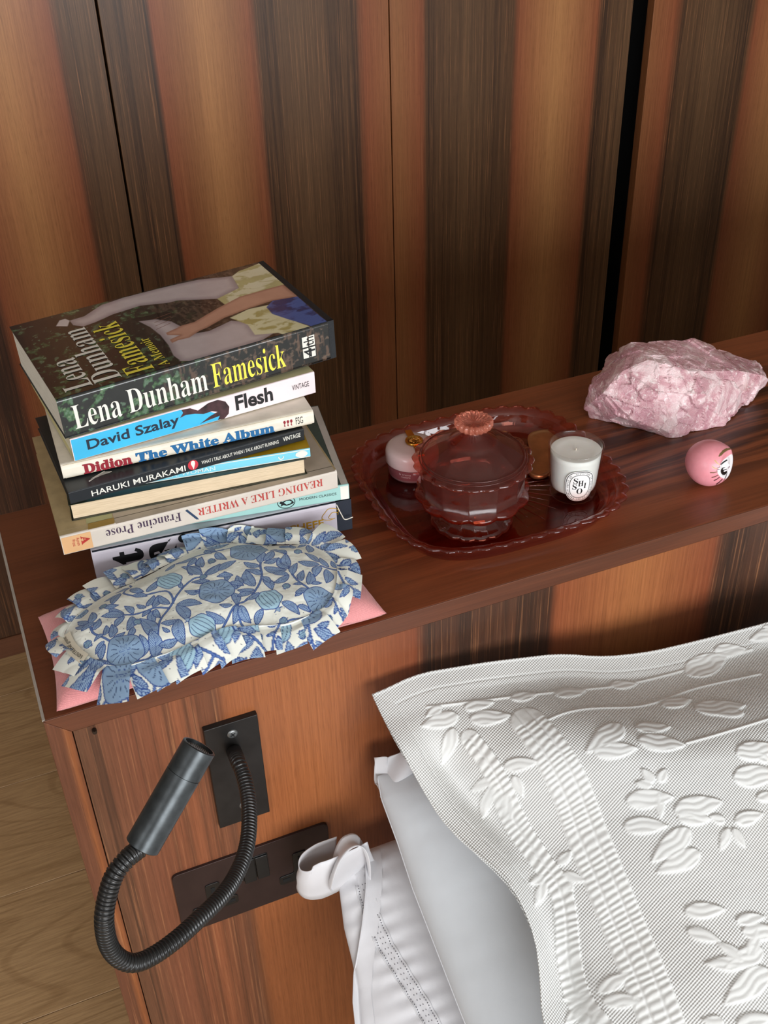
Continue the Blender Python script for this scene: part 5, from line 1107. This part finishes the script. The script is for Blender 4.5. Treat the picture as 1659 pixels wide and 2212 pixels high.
col = t.mix(t.ramp(n3, [(0.58, (0, 0, 0)), (0.7, (0.5, 0.5, 0.5))]), col, c4((206, 168, 152)))
t.link(col, t.b.inputs['Base Color']); t.b.inputs['Roughness'].default_value = 0.24; t.b.inputs['Subsurface Weight'].default_value = 0.35; t.b.inputs['Subsurface Radius'].default_value = (0.010, 0.006, 0.006); t.b.inputs['Coat Weight'].default_value = 0.35; t.b.inputs['Coat Roughness'].default_value = 0.12
t.bump(t.math('ADD', t.noise(v, 260, 4, 0.7), t.math('MULTIPLY', t.noise(v, 900, 2), 0.3)), 0.8, 0.0013)
qz = mesh('rose_quartz', co2, fq, t.m, None, origin=(0.70, 0.185, 0.0))
_sm = qz.modifiers.new('s', 'SMOOTH'); _sm.factor = 0.5; _sm.iterations = 1
tag(qz, 'large rough chunk of pink rose quartz on the headboard', 'crystal')

# ------------------------------------------------------------------ small round painted doll
DCN = np.array([0.6385, 0.0560, 0.0219]); DR = 0.0222
nu, nv = 300, 200
TH, PHI = np.meshgrid(np.linspace(0, 2 * np.pi, nu, endpoint=False), np.linspace(0.0005, np.pi - 0.0005, nv), indexing='ij')
dx = np.sin(PHI) * np.cos(TH); dy = np.sin(PHI) * np.sin(TH); dz = np.cos(PHI)   # own frame: x right, y up, z towards the viewer of its side
D_ = np.stack([dx.ravel(), dy.ravel(), dz.ravel()], 1)
fd = np.array([0.90, -0.10, 0.42]); fd /= np.linalg.norm(fd)     # where the face looks
ca = D_ @ fd
rad_ = 1.0 - 0.16 * sstep(0.76, 0.93, ca) + 0.05 * np.exp(-((D_ - np.array([0.80, 0.58, 0.14]) / 1.0) ** 2).sum(1) / 0.05) + 0.02 * np.sin(D_[:, 1] * 3)
nose = np.exp(-((D_ - fd) ** 2).sum(1) / 0.008) * 0.10
rad_ = rad_ + nose * 0.8
px, py = D_[:, 0] * rad_, D_[:, 1] * rad_; vis = D_[:, 2] > -0.35
pinkc = lin((232, 150, 160)); col = np.tile(np.array(pinkc), (len(D_), 1)) * (0.94 + 0.12 * fbm(px, py, 5, 2))[:, None]
def stroke(P_, c, wd, soft=0.008, tap=True):
    global col
    P_ = np.array(P_); d = np.full(len(px), 9.0)
    n = len(P_)
    for i in range(n - 1):
        t_ = (i + 0.5) / (n - 1); w_ = wd * (math.sin(math.pi * min(1, t_ * 0.9 + 0.1)) ** 0.7 if tap else 1); d = np.minimum(d, sdseg(px, py, P_[i], P_[i + 1]) - w_)
    col = over(col, (1 - sstep(-soft, soft, d)) * (D_[:, 2] > -0.3), c)
CPX = lambda X_, Y_: ((X_ - 830) / 612.0, -(Y_ - 935) / 612.0)
wp = [CPX(*p) for p in ((1380, 700), (1300, 760), (1180, 860), (1110, 960), (1090, 1040), (1030, 1150), (1060, 1230), (1130, 1310), (1220, 1350), (1300, 1330), (1500, 1200), (1500, 800))]
s_ = sdpoly(px, py, wp); col = over(col, (1 - sstep(-0.01, 0.01, s_)) * (D_[:, 2] > -0.6), lin((240, 236, 238)))
GB = lin((112, 88, 52)); 
stroke([CPX(*p) for p in ((1340, 570), (1260, 590), (1180, 640), (1110, 720), (1075, 760))], GB, 0.062)
stroke([CPX(*p) for p in ((1310, 450), (1345, 490), (1385, 545))], lin((60, 44, 30)), 0.045)
for a, b_, c in (((970, 870), (1080, 980), (196, 160, 100)), ((915, 1035), (1020, 1080), (186, 150, 92)), ((865, 1185), (1035, 1165), (130, 90, 70)), ((905, 1310), (1055, 1250), (110, 66, 56)), ((960, 1390), (1090, 1305), (100, 50, 56)), ((1020, 1490), (1160, 1360), (70, 30, 34))):
    A_, B_ = CPX(*a), CPX(*b_); mid_ = ((A_[0] + B_[0]) / 2 - 0.005, (A_[1] + B_[1]) / 2 - 0.018); stroke([A_, mid_, B_], lin(c), 0.026)
BLKC = lin((14, 14, 16))
stroke([CPX(1125, 970), CPX(1190, 915), CPX(1265, 865)], BLKC, 0.030, tap=False)
stroke([CPX(1030, 1070), CPX(1095, 1040)], BLKC, 0.013); stroke([CPX(1020, 1125), CPX(1085, 1095)], BLKC, 0.013)
d = np.hypot((px - CPX(1200, 1150)[0]) / 0.135, (py - CPX(1200, 1150)[1]) / 0.165); col = over(col, 1 - sstep(0.97, 1.03, d), BLKC)
for a, b_ in (((1190, 1095), (1290, 1060)), ((1210, 1150), (1300, 1110))): stroke([CPX(*a), CPX(*b_)], lin((240, 236, 238)), 0.028)
for k in range(6): stroke([CPX(1290 - 6 * k, 1180 + 22 * k), CPX(1230 - 8 * k, 1330 + 16 * k)], lin((40, 30, 34)), 0.007)
stroke([CPX(1345, 1030), CPX(1310, 1070)], lin((120, 60, 90)), 0.014)
rgt = np.array([0.92164, -0.24589, 0.30020]); 
tow = np.array([0.02104, -0.65455, 0.6189]) - DCN; tow /= np.linalg.norm(tow); right = np.array(Rr[0]); right = right - tow * (right @ tow); right /= np.linalg.norm(right); up = np.cross(tow, right)
DV = DCN + DR * (np.outer(px, right) + np.outer(py, up) + np.outer(D_[:, 2] * rad_, tow))
DV[:, 2] = np.maximum(DV[:, 2], 0.0002)
dl = mesh('doll', DV, grid_faces(nu, nv, True), vcol('painted_papier_mache', 0.42, bump=0.35, bscale=120, bdist=0.0008, coat=0.15), None, smooth=True, origin=(DCN[0], DCN[1], 0.0), col=col)
tag(dl, 'small round pink doll with a painted face lying in front of the quartz', 'doll')

# ------------------------------------------------------------------ bed and pillows
bd_ = thing('bed', (1.2, -1.1, FLOOR), 'bed with a white fitted sheet below the stacked pillows', 'bed')
LIN_ = plain('white_sheet', (206, 206, 206), 0.85, bump=0.3, bscale=60, bdist=0.004)
MB().box((0.30, -2.1, -0.72), (2.1, -0.02, -0.53)).obj('mattress', LIN_, bd_, bevel=0.03, seg=4)
MB().box((0.30, -2.1, -0.94), (2.1, -0.02, -0.722)).obj('bed_base', plain('bed_base_fabric', (150, 146, 140), 0.9), bd_, bevel=0.01)
for lx in (0.34, 2.02):
    for ly in (-2.06, -0.10): MB().box((lx, ly, FLOOR), (lx + 0.05, ly + 0.05, -0.941)).obj('leg', plain('leg_black', (30, 28, 26), 0.5), bd_)
def plane(P0, deg):
    a = math.radians(deg); return np.array(P0), np.array([0, -math.cos(a), -math.sin(a)]), np.array([0, -math.sin(a), math.cos(a)])
def sheetm(name, xs, vs, fn, m, parent, under=None, uvm=False, **kw):
    X, V_ = np.meshgrid(xs, vs, indexing='ij'); P_ = fn(X.ravel(), V_.ravel()); F_ = grid_faces(len(xs), len(vs))
    U_ = np.stack([X.ravel(), V_.ravel()], 1)
    if under is not None:
        Q_ = under(X.ravel(), V_.ravel()); F_ = np.vstack([F_[:, ::-1], F_ + len(P_)]); P_ = np.vstack([P_, Q_]); U_ = np.vstack([U_, U_])
    return mesh(name, P_, F_, m, parent, smooth=True, uv=U_ if uvm else None, **kw)
def cloth(name, col, rough=0.75, sheen=0.25, bmp=0.25, var=0.015): return plain(name, col, rough, var=var, vscale=14, bump=bmp, bscale=1400, sheen=sheen, bdist=0.0002)
# middle pillow
P0, dr, nm = plane((0, -0.030, -0.150), 35)
def pil(P0, dr, nm, xe, W_, L_, T_, seed, wr=0.0015):
    def top(x, v, sgn=1):
        s = (x - xe(v)) / W_; t_ = v / L_
        e = np.clip(1 - np.abs(2 * np.clip(s, 0, 1) - 1) ** 6, 0, 1) ** 0.55 * np.clip(1 - np.abs(2 * np.clip(t_, 0, 1) - 1) ** 5, 0, 1) ** 0.55
        h = T_ * e * (1 if sgn > 0 else -0.72) + wr * (fbm(x * 0.7, v * 2, 9, seed) - 0.5) * 2 * np.clip(e * 3, 0, 1) + 0.0010 * (fbm(x * 2.4, v, 30, seed + 3) - 0.5) * np.clip(e * 3, 0, 1)
        P_ = P0[None] + np.outer(x, [1, 0, 0]) + np.outer(v, dr) + np.outer(h, nm); P_[:, 1] = np.minimum(P_[:, 1], -0.003)
        return P_
    return top
xe2 = lambda v: np.interp(v, [0, 0.02, 0.06, 0.10, 0.20, 0.30], [0.256, 0.253, 0.254, 0.2535, 0.258, 0.264])
N_ = 240
def prm(top, xe, W_, L_, name, m, label, group=None, n1=260, n2=200):
    S_, T_ = np.meshgrid(0.5 - 0.5 * np.cos(np.linspace(0, np.pi, n1)), 0.5 - 0.5 * np.cos(np.linspace(0, np.pi, n2)), indexing='ij')
    v = T_.ravel() * L_; x = xe(v) + S_.ravel() * W_
    A_ = top(x, v, 1); B_ = top(x, v, -1); F_ = grid_faces(n1, n2)
    o = mesh(name, np.vstack([A_, B_]), np.vstack([F_[:, ::-1], F_ + len(A_)]), m, None, smooth=True, origin=tuple(A_.mean(0)))
    return o
t2 = pil(P0, dr, nm, xe2, 0.66, 0.44, 0.045, 5)
p2 = prm(t2, xe2, 0.66, 0.44, 'pillow', cloth('smooth_white_cotton', (196, 200, 204)), '')
tag(p2, 'plain smooth white pillow sandwiched between the embroidered sham and the lowest pillow', 'pillow', 'pillows stacked on the bed')
v = np.linspace(0.0, 0.44, 120); v_, f_ = tube(P0[None] + np.outer(xe2(v), [1, 0, 0]) + np.outer(v, dr), 0.0007, 8); pass
s_ = mesh('piping', v_, f_, cloth('piping_white', (200, 202, 206)), p2, smooth=True)
# turned-in corner of its case
cr = [(0.257, -0.020, -0.137), (0.268, -0.026, -0.136), (0.286, -0.03, -0.128), (0.254, -0.030, -0.158), (0.262, -0.044, -0.158), (0.285, -0.045, -0.144), (0.258, -0.030, -0.178), (0.262, -0.048, -0.180), (0.276, -0.060, -0.176)]
crn = np.array(cr).reshape(3, 3, 3); gg = np.linspace(0, 2, 24)
def bil(u_, w_):
    i = min(int(u_), 1); j = min(int(w_), 1); a, b_ = u_ - i, w_ - j; a = a * a * (3 - 2 * a); b_ = b_ * b_ * (3 - 2 * b_)
    return crn[i, j] * (1 - a) * (1 - b_) + crn[i + 1, j] * a * (1 - b_) + crn[i, j + 1] * (1 - a) * b_ + crn[i + 1, j + 1] * a * b_
V = np.array([bil(a, b_) + np.array([0, -0.002, 0.003]) * math.sin(a * 5 + b_ * 3) for a in gg for b_ in gg])
co_ = mesh('folded_corner', V, grid_faces(24, 24), cloth('smooth_white_cotton_b', (204, 203, 206)), p2, smooth=True); sm = co_.modifiers.new('s', 'SOLIDIFY'); sm.thickness = 0.0008
# lowest pillow with its hemstitched case and ties
P0, dr, nm = plane((0, -0.034, -0.240), 35)
xe3 = lambda v: np.interp(v, [0, 0.022, 0.057, 0.085, 0.108, 0.14, 0.3], [0.213, 0.206, 0.199, 0.197, 0.194, 0.185, 0.19])
def wrk3(x, v):
    hem = np.interp(v, HV, HX3); d = x - hem
    return 0.0016 * np.sin(v * 420 + 3 * fbm(x, v, 20, 4)) * np.exp(-np.abs(d) / 0.016) * (np.abs(d) > 0.004)
HEMP = np.array(P3_HEM) / 1000.0; HV = HEMP[:, 1]; HX3 = HEMP[:, 0]
t3b = pil(P0, dr, nm, xe3, 0.68, 0.44, 0.032, 15, 0.003)
def t3(x, v, s=1):
    P_ = t3b(x, v, s)
    return P_ + (np.outer(wrk3(x, v), nm) if s > 0 else 0)
CW = cloth('crisp_white_cotton', (206, 205, 208), 0.6)
p3 = prm(t3, xe3, 0.68, 0.44, 'pillow', CW, '', n1=420, n2=340)
tag(p3, 'lowest white pillow with drawn-thread hem stitching and loose cloth ties', 'pillow', 'pillows stacked on the bed')
hd_ = MB(); HOL = plain('stitch_hole', (96, 94, 100), 0.9)
vv_ = np.arange(0.027, 0.30, 0.0024)
for off, sz in ((-0.0052, 0.00050), (0.0052, 0.00050), (-0.0012, 0.00042), (0.0014, 0.00042)):
    for k, v0 in enumerate(vv_):
        if abs(off) < 0.004 and k % 2: continue
        xh = np.interp(v0, HV, HX3) + (0 if v0 <= HV[-1] else (v0 - HV[-1]) * 0.17) + off
        c_ = t3(np.array([xh]), np.array([v0]))[0] + nm * 0.0004
        pts = [c_ + np.array([1, 0, 0]) * sz * math.cos(a) + dr * sz * 1.35 * math.sin(a) for a in np.linspace(0, 2 * math.pi, 7)[:-1]]
        hd_.add(pts, [(0, 1, 2, 3, 4, 5)])
ho = hd_.obj('hem_stitching', HOL, p3); ho['kind'] = 'stuff'
for off in (-0.0052, 0.0052):
    vs = np.linspace(0.026, 0.30, 150); xs = np.interp(vs, HV, HX3) + np.maximum(0, vs - HV[-1]) * 0.17 + off * 1.35
    v_, f_ = tube(t3(xs, vs) + nm * 0.0003, 0.0007, 6); mesh('hem_cord', v_, f_, CW, p3, smooth=True)
# front flap of the case, hanging free along the open end
FV = np.array(P3_FLAP) / 1000.0
def flap(u_, w_):
    v = 0.002 + w_ * 0.20; xf = np.interp(v, FV[:, 1], FV[:, 0]); xb = 0.30
    x = xf + (xb - xf) * u_; lift = 0.020 * (1 - u_) ** 2 * (1 - 0.5 * w_) + 0.004 * math.sin(w_ * 9) * (1 - u_)
    base_ = t3b(np.array([x]), np.array([v]))[0]
    return base_ + nm * lift * 0.35
# open edge (rolled hem) drawn as a narrow cord, with the back panel edge beside it
vs = np.linspace(0.0, 0.20, 90)
xs = np.interp(vs, FV[:, 1], FV[:, 0]); pp = t3b(xs, vs) + nm * 0.0045
W2 = 0.030
FS, FT = np.meshgrid(np.linspace(0, 1, 26), np.linspace(0, 1, 90), indexing='ij')
vq = FT.ravel() * 0.20; xq = np.interp(vq, FV[:, 1], FV[:, 0]) + FS.ravel() * 0.016
fp = t3b(xq, vq) + np.outer(0.0046 * (1 - FS.ravel()) ** 1.5 + 0.0006 + 0.0012 * np.sin(vq * 60) * (1 - FS.ravel()), nm)
fl_ = mesh('case_flap', fp, grid_faces(26, 90), CW, p3, smooth=True)
v_, f_ = tube(fp.reshape(26, 90, 3)[0], 0.0007, 6); mesh('flap_hem', v_, f_, CW, fl_, smooth=True)
# ties
def ribbon(name, pts, wdir, wid, parent, n=90, taper=(1, 1)):
    P_ = spline(pts, n); m_ = len(P_); g_ = np.linspace(-1, 1, 9); V = []
    for i, p in enumerate(P_):
        tt = i / (m_ - 1); T_ = P_[min(i + 1, m_ - 1)] - P_[max(i - 1, 0)]; T_ /= np.linalg.norm(T_); wdv = np.array([np.interp(tt, np.linspace(0, 1, len(wdir)), [w_[k] for w_ in wdir]) for k in range(3)])
        wdv = wdv - T_ * (wdv @ T_); wdv /= np.linalg.norm(wdv); nn = np.cross(T_, wdv)
        tp = np.interp(tt, np.linspace(0, 1, len(taper)), taper)
        for s in g_: V.append(p + wdv * s * tp * wid / 2 + nn * 0.0012 * math.cos(s * 3 + tt * 6))
    o = mesh(name, np.array(V), grid_faces(m_, 9), CW, parent, smooth=True); md = o.modifiers.new('s', 'SOLIDIFY'); md.thickness = 0.0007; return o
ribbon('tie', [(0.238, -0.052, -0.218), (0.222, -0.055, -0.222), (0.205, -0.058, -0.2245), (0.188, -0.059, -0.2255), (0.176, -0.057, -0.2245), (0.1705, -0.050, -0.221), (0.176, -0.042, -0.220), (0.190, -0.038, -0.220), (0.210, -0.036, -0.222)], [(0, -0.15, 1.0)] * 2, 0.058, p3, taper=[0.8, 0.98, 1.1, 1.12, 0.95, 0.62, 0.7, 0.75, 0.7])
ribbon('tie', [(0.206, -0.040, -0.262), (0.198, -0.052, -0.240), (0.197, -0.064, -0.212), (0.204, -0.063, -0.194), (0.214, -0.060, -0.186), (0.224, -0.058, -0.190), (0.231, -0.056, -0.206), (0.234, -0.055, -0.230), (0.232, -0.062, -0.256), (0.226, -0.080, -0.290)], [(0.45, 1.0, 0.2), (0.3, 1.0, 0.1), (0.0, 1.0, -0.2), (0.0, 1.0, 0.0), (0.25, 1.0, 0.1)], 0.017, p3)

# embroidered sham on top
P0, dr, nm = plane((0, -0.020, -0.060), 25)
SE = np.array(S_EDGE) / 1000.0; SF = np.array(S_FLAN) / 1000.0; ST = np.array(S_TOP) / 1000.0
SE = SE[np.argsort(SE[:, 1])]; SF = SF[np.argsort(SF[:, 1])]
def sm1(xs, ys, q): return np.interp(q, xs, ys)
def edge_x(v): return (sm1(SE[:, 1], SE[:, 0], v) + sm1(SE[:, 1], SE[:, 0], v - 0.012) + sm1(SE[:, 1], SE[:, 0], v + 0.012)) / 3
def flan_x(v): return (sm1(SF[:, 1], SF[:, 0], v) + sm1(SF[:, 1], SF[:, 0], v - 0.02) + sm1(SF[:, 1], SF[:, 0], v + 0.02)) / 3
def top_v(x): return (sm1(ST[:, 0], ST[:, 1], x) + sm1(ST[:, 0], ST[:, 1], x - 0.012) + sm1(ST[:, 0], ST[:, 1], x + 0.012)) / 3 + np.maximum(0, x - 0.634) * 0.12
def puff(x, v):
    d1 = np.maximum(x - flan_x(v), 0); d2 = np.maximum(v - top_v(x) - 0.022, 0)
    p = sstep(0, 0.13, d1) ** 0.7 * sstep(0, 0.10, d2) ** 0.7
    val = -0.010 * np.exp(-((x - flan_x(v)) / 0.013) ** 2) * sstep(0.03, 0.08, v)
    fl = 0.006 * np.sin(v * 38 + 0.6) * (1 - sstep(0, 0.02, d1)) * sstep(0.02, 0.06, v)
    return 0.058 * p + val + fl
leafS = [tuple(k / 1000.0 for k in l) for l in S_LEAF]
_r2 = random.Random(3)
for cx_, cy_ in ((470, 205), (530, 175), (590, 150), (560, 235), (640, 215), (500, 290), (430, 300), (600, 300), (660, 130), (430, 160), (640, 60), (400, 330)):
    for k in range(4):
        a = _r2.uniform(0, 6.28); l_ = _r2.uniform(0.018, 0.034); leafS.append((cx_ / 1000 + 0.004 * math.cos(a), cy_ / 1000 + 0.004 * math.sin(a), cx_ / 1000 + l_ * math.cos(a), cy_ / 1000 + l_ * math.sin(a) * 0.8))
def relief(x, v):
    h = np.zeros(len(x)); mask = np.zeros(len(x))
    for x0, y0, x1, y1 in leafS:
        Lh = math.hypot(x1 - x0, y1 - y0)
        if Lh < 0.006: continue
        i = np.where((np.abs(x - (x0 + x1) / 2) < Lh * 0.7 + 0.004) & (np.abs(v - (y0 + y1) / 2) < Lh * 0.7 + 0.004))[0]
        if not len(i): continue
        ex, ey = (x1 - x0) / Lh, (y1 - y0) / Lh; px = (x[i] - x0) * ex + (v[i] - y0) * ey; py = -(x[i] - x0) * ey + (v[i] - y0) * ex; s = px / Lh
        w_ = max(0.0052, 0.24 * Lh) * np.clip(np.sin(np.clip(s, 0, 1) ** 0.7 * math.pi), 0, 1) ** 0.7
        e = sstep(0.0, 0.0022, w_ - np.abs(py)) * ((s > 0) & (s < 1))
        wq = np.abs(((py + 0.0012 * np.sin(px * 240 + x0 * 900) + 0.003 * fbm(x[i], v[i], 70, 2)) / 0.0052 + x0 * 37) % 1.0 - 0.5) * 2; rib = 0.62 + 0.38 * wq ** 0.6
        h[i] = np.maximum(h[i], e * 0.0019 * rib); mask[i] = np.maximum(mask[i], e)
    def pleats(line, half, per, amp):
        P_ = spline([(a / 1000.0, b_ / 1000.0) for a, b_ in line], 60); P_ = np.vstack([P_, P_[-1] + (P_[-1] - P_[-2]) * 14])
        acc = 0.0; best = np.full(len(x), 9.0); sgn = np.zeros(len(x)); arc = np.zeros(len(x))
        for a, b_ in zip(P_[:-1], P_[1:]):
            L_ = np.linalg.norm(b_ - a)
            i = np.where((np.abs(x - (a[0] + b_[0]) / 2) < half * 2.2 + L_) & (np.abs(v - (a[1] + b_[1]) / 2) < half * 2.2 + L_))[0]
            if len(i):
                e = (b_ - a) / L_; t_ = np.clip((x[i] - a[0]) * e[0] + (v[i] - a[1]) * e[1], 0, L_); qx = x[i] - a[0] - e[0] * t_; qy = v[i] - a[1] - e[1] * t_; d = np.hypot(qx, qy); m = d < best[i]; j = i[m]
                best[j] = d[m]; sgn[j] = (qx * e[1] - qy * e[0])[m]; arc[j] = acc + t_[m]
            acc += L_
        inb = sstep(half, half - 0.0015, best) if False else 1 - sstep(half - 0.0012, half, best)
        wav = np.sin(arc / per * 2 * math.pi + 1.6 * np.sin(arc * 150) + 1.3 * np.sin(arc * 61 + 2) + sgn * 260 + 5 * fbm(x, v, 60, 3))
        return inb * (0.0007 + amp * (0.5 + 0.5 * wav) ** 0.8), inb, best, sgn
    a1, m1, b1, s1 = pleats(S_LAD, 0.0150, 0.0050, 0.0011)
    # two stitched channels in the ladder band
    grv = np.exp(-((np.abs(s1) - 0.0052) / 0.0010) ** 2) + np.exp(-((np.abs(s1) - 0.0140) / 0.0010) ** 2)
    h = np.maximum(h, a1 * (1 - 0.7 * np.clip(grv, 0, 1))); mask = np.maximum(mask, m1)
    a2, m2, b2, s2 = pleats(S_GAR, 0.0080, 0.0056, 0.0015); a2 = a2 * (1 - 0.6 * np.exp(-((np.abs(s2) - 0.0) / 0.0009) ** 2))
    h = np.maximum(h, a2); mask = np.maximum(mask, m2)
    for line in S_STEM:
        P_ = spline([(a / 1000.0, b_ / 1000.0) for a, b_ in line], 30)
        for a, b_ in zip(P_[:-1], P_[1:]):
            i = np.where((np.abs(x - (a[0] + b_[0]) / 2) < 0.02) & (np.abs(v - (a[1] + b_[1]) / 2) < 0.02))[0]
            if len(i): d = sdseg(x[i], v[i], a, b_); h[i] = np.maximum(h[i], 0.0014 * np.exp(-(d / 0.0011) ** 2)); mask[i] = np.maximum(mask[i], np.exp(-(d / 0.0015) ** 2))
    return h, mask
xs = np.linspace(0, 1, 640); vs = np.linspace(0, 1, 560)
S1, T1 = np.meshgrid(xs, vs, indexing='ij'); S1 = S1.ravel(); T1 = T1.ravel()
SXM, SVM = 0.74, 0.43
x = 0.25 + S1 * (SXM - 0.25); 
for _ in range(5):
    v = top_v(x) + T1 * (SVM - top_v(x)); x = edge_x(v) + S1 * (SXM - edge_x(v))
h, mask = relief(x, v)
hz = puff(x, v)
de = np.minimum(x - edge_x(v), v - top_v(x)); hem = 0.0010 * (1 - sstep(0.0, 0.0015, np.abs(de - 0.001))) - 0.0006 * np.exp(-((de - 0.016) / 0.0008) ** 2)
crease = 0.0014 * (fbm(x, v, 26, 31) - 0.5) + 0.003 * (fbm(x, v, 9, 33) - 0.5)
HH = hz + h + hem + crease * sstep(0, 0.02, de)
# far side rounds over and tucks under
far = sstep(0.66, 0.74, x) * 0.03 + sstep(0.36, 0.43, v) * 0.03
base_ = P0[None] + np.outer(x, [1, 0, 0]) + np.outer(v, dr)
Pt = base_ + np.outer(HH - far, nm); Pb = base_ + np.outer(np.minimum(HH, 0.0) - 0.0012 - 0.02 * sstep(0.02, 0.10, de) - far * 0, nm)
Pt[:, 1] = np.minimum(Pt[:, 1], -0.002); Pb[:, 1] = np.minimum(Pb[:, 1], -0.0018)
F_ = grid_faces(640, 560)
t = NT('matelasse_cotton'); uvn = t.node('ShaderNodeUVMap', uv_map='uv'); sp_ = t.n.new('ShaderNodeSeparateXYZ'); t.link(uvn.outputs[0], sp_.inputs[0])
K = 2 * math.pi / 0.0027
ru = t.math('ADD', t.math('MULTIPLY', sp_.outputs[0], K * 0.94), t.math('MULTIPLY', sp_.outputs[1], K * 0.34)); rv = t.math('ADD', t.math('MULTIPLY', sp_.outputs[0], -K * 0.34), t.math('MULTIPLY', sp_.outputs[1], K * 0.94))
wv_ = t.math('MULTIPLY', t.math('SINE', ru), t.math('SINE', rv))
mk_ = t.node('ShaderNodeAttribute', attribute_name='print'); sepc = t.n.new('ShaderNodeSeparateColor'); t.link(mk_.outputs['Color'], sepc.inputs[0])
inv = t.math('SUBTRACT', 1.0, sepc.outputs[0], clamp=True)
holes = t.ramp(wv_, [(0.58, (0, 0, 0)), (0.82, (1, 1, 1))])
hf = t.math('MULTIPLY', t.math('MULTIPLY', holes, inv), t.math('ADD', 0.16, t.math('MULTIPLY', sepc.outputs[1], 0.50)))
cl_ = t.mix(t.noise(t.coord(), 5, 2), c4((214, 217, 217)), c4((219, 218, 214)))
t.link(t.mix(hf, cl_, c4((176, 176, 172))), t.b.inputs['Base Color']); t.b.inputs['Roughness'].default_value = 0.85; t.b.inputs['Sheen Weight'].default_value = 0.2
bn = t.n.new('ShaderNodeBump'); bn.inputs['Strength'].default_value = 0.55; bn.inputs['Distance'].default_value = 0.0009; t.link(t.math('MULTIPLY', wv_, t.math('MULTIPLY', inv, -1.0)), bn.inputs['Height'])
bn2 = t.n.new('ShaderNodeBump'); bn2.inputs['Strength'].default_value = 0.25; bn2.inputs['Distance'].default_value = 0.0002; t.link(t.noise(t.coord(), 1500, 2), bn2.inputs['Height']); t.link(bn.outputs[0], bn2.inputs['Normal']); t.link(bn2.outputs[0], t.b.inputs['Normal'])
rimz = (1 - sstep(0.0, 0.004, de)); flz = 1 - sstep(-0.004, 0.004, x - np.interp(v, HV * 0 + np.linspace(0, 1, len(HV)), HX3 * 0 + 0.33) - 0.0)
mcol = np.stack([np.clip(mask + 0 * rimz, 0, 1), np.clip(1 - (x - edge_x(v)) / 0.10, 0, 1), np.zeros(len(x))], 1)
sh = mesh('pillow', np.vstack([Pt, Pb]), np.vstack([F_[:, ::-1], F_ + len(Pt)]), t.m, None, smooth=True, uv=np.vstack([np.stack([x, v], 1)] * 2), col=np.vstack([mcol, mcol]), origin=(0.48, -0.18, -0.12))
tag(sh, 'large white quilted pillow in an embroidered leaf-pattern sham, topmost and nearest', 'pillow', 'pillows stacked on the bed')
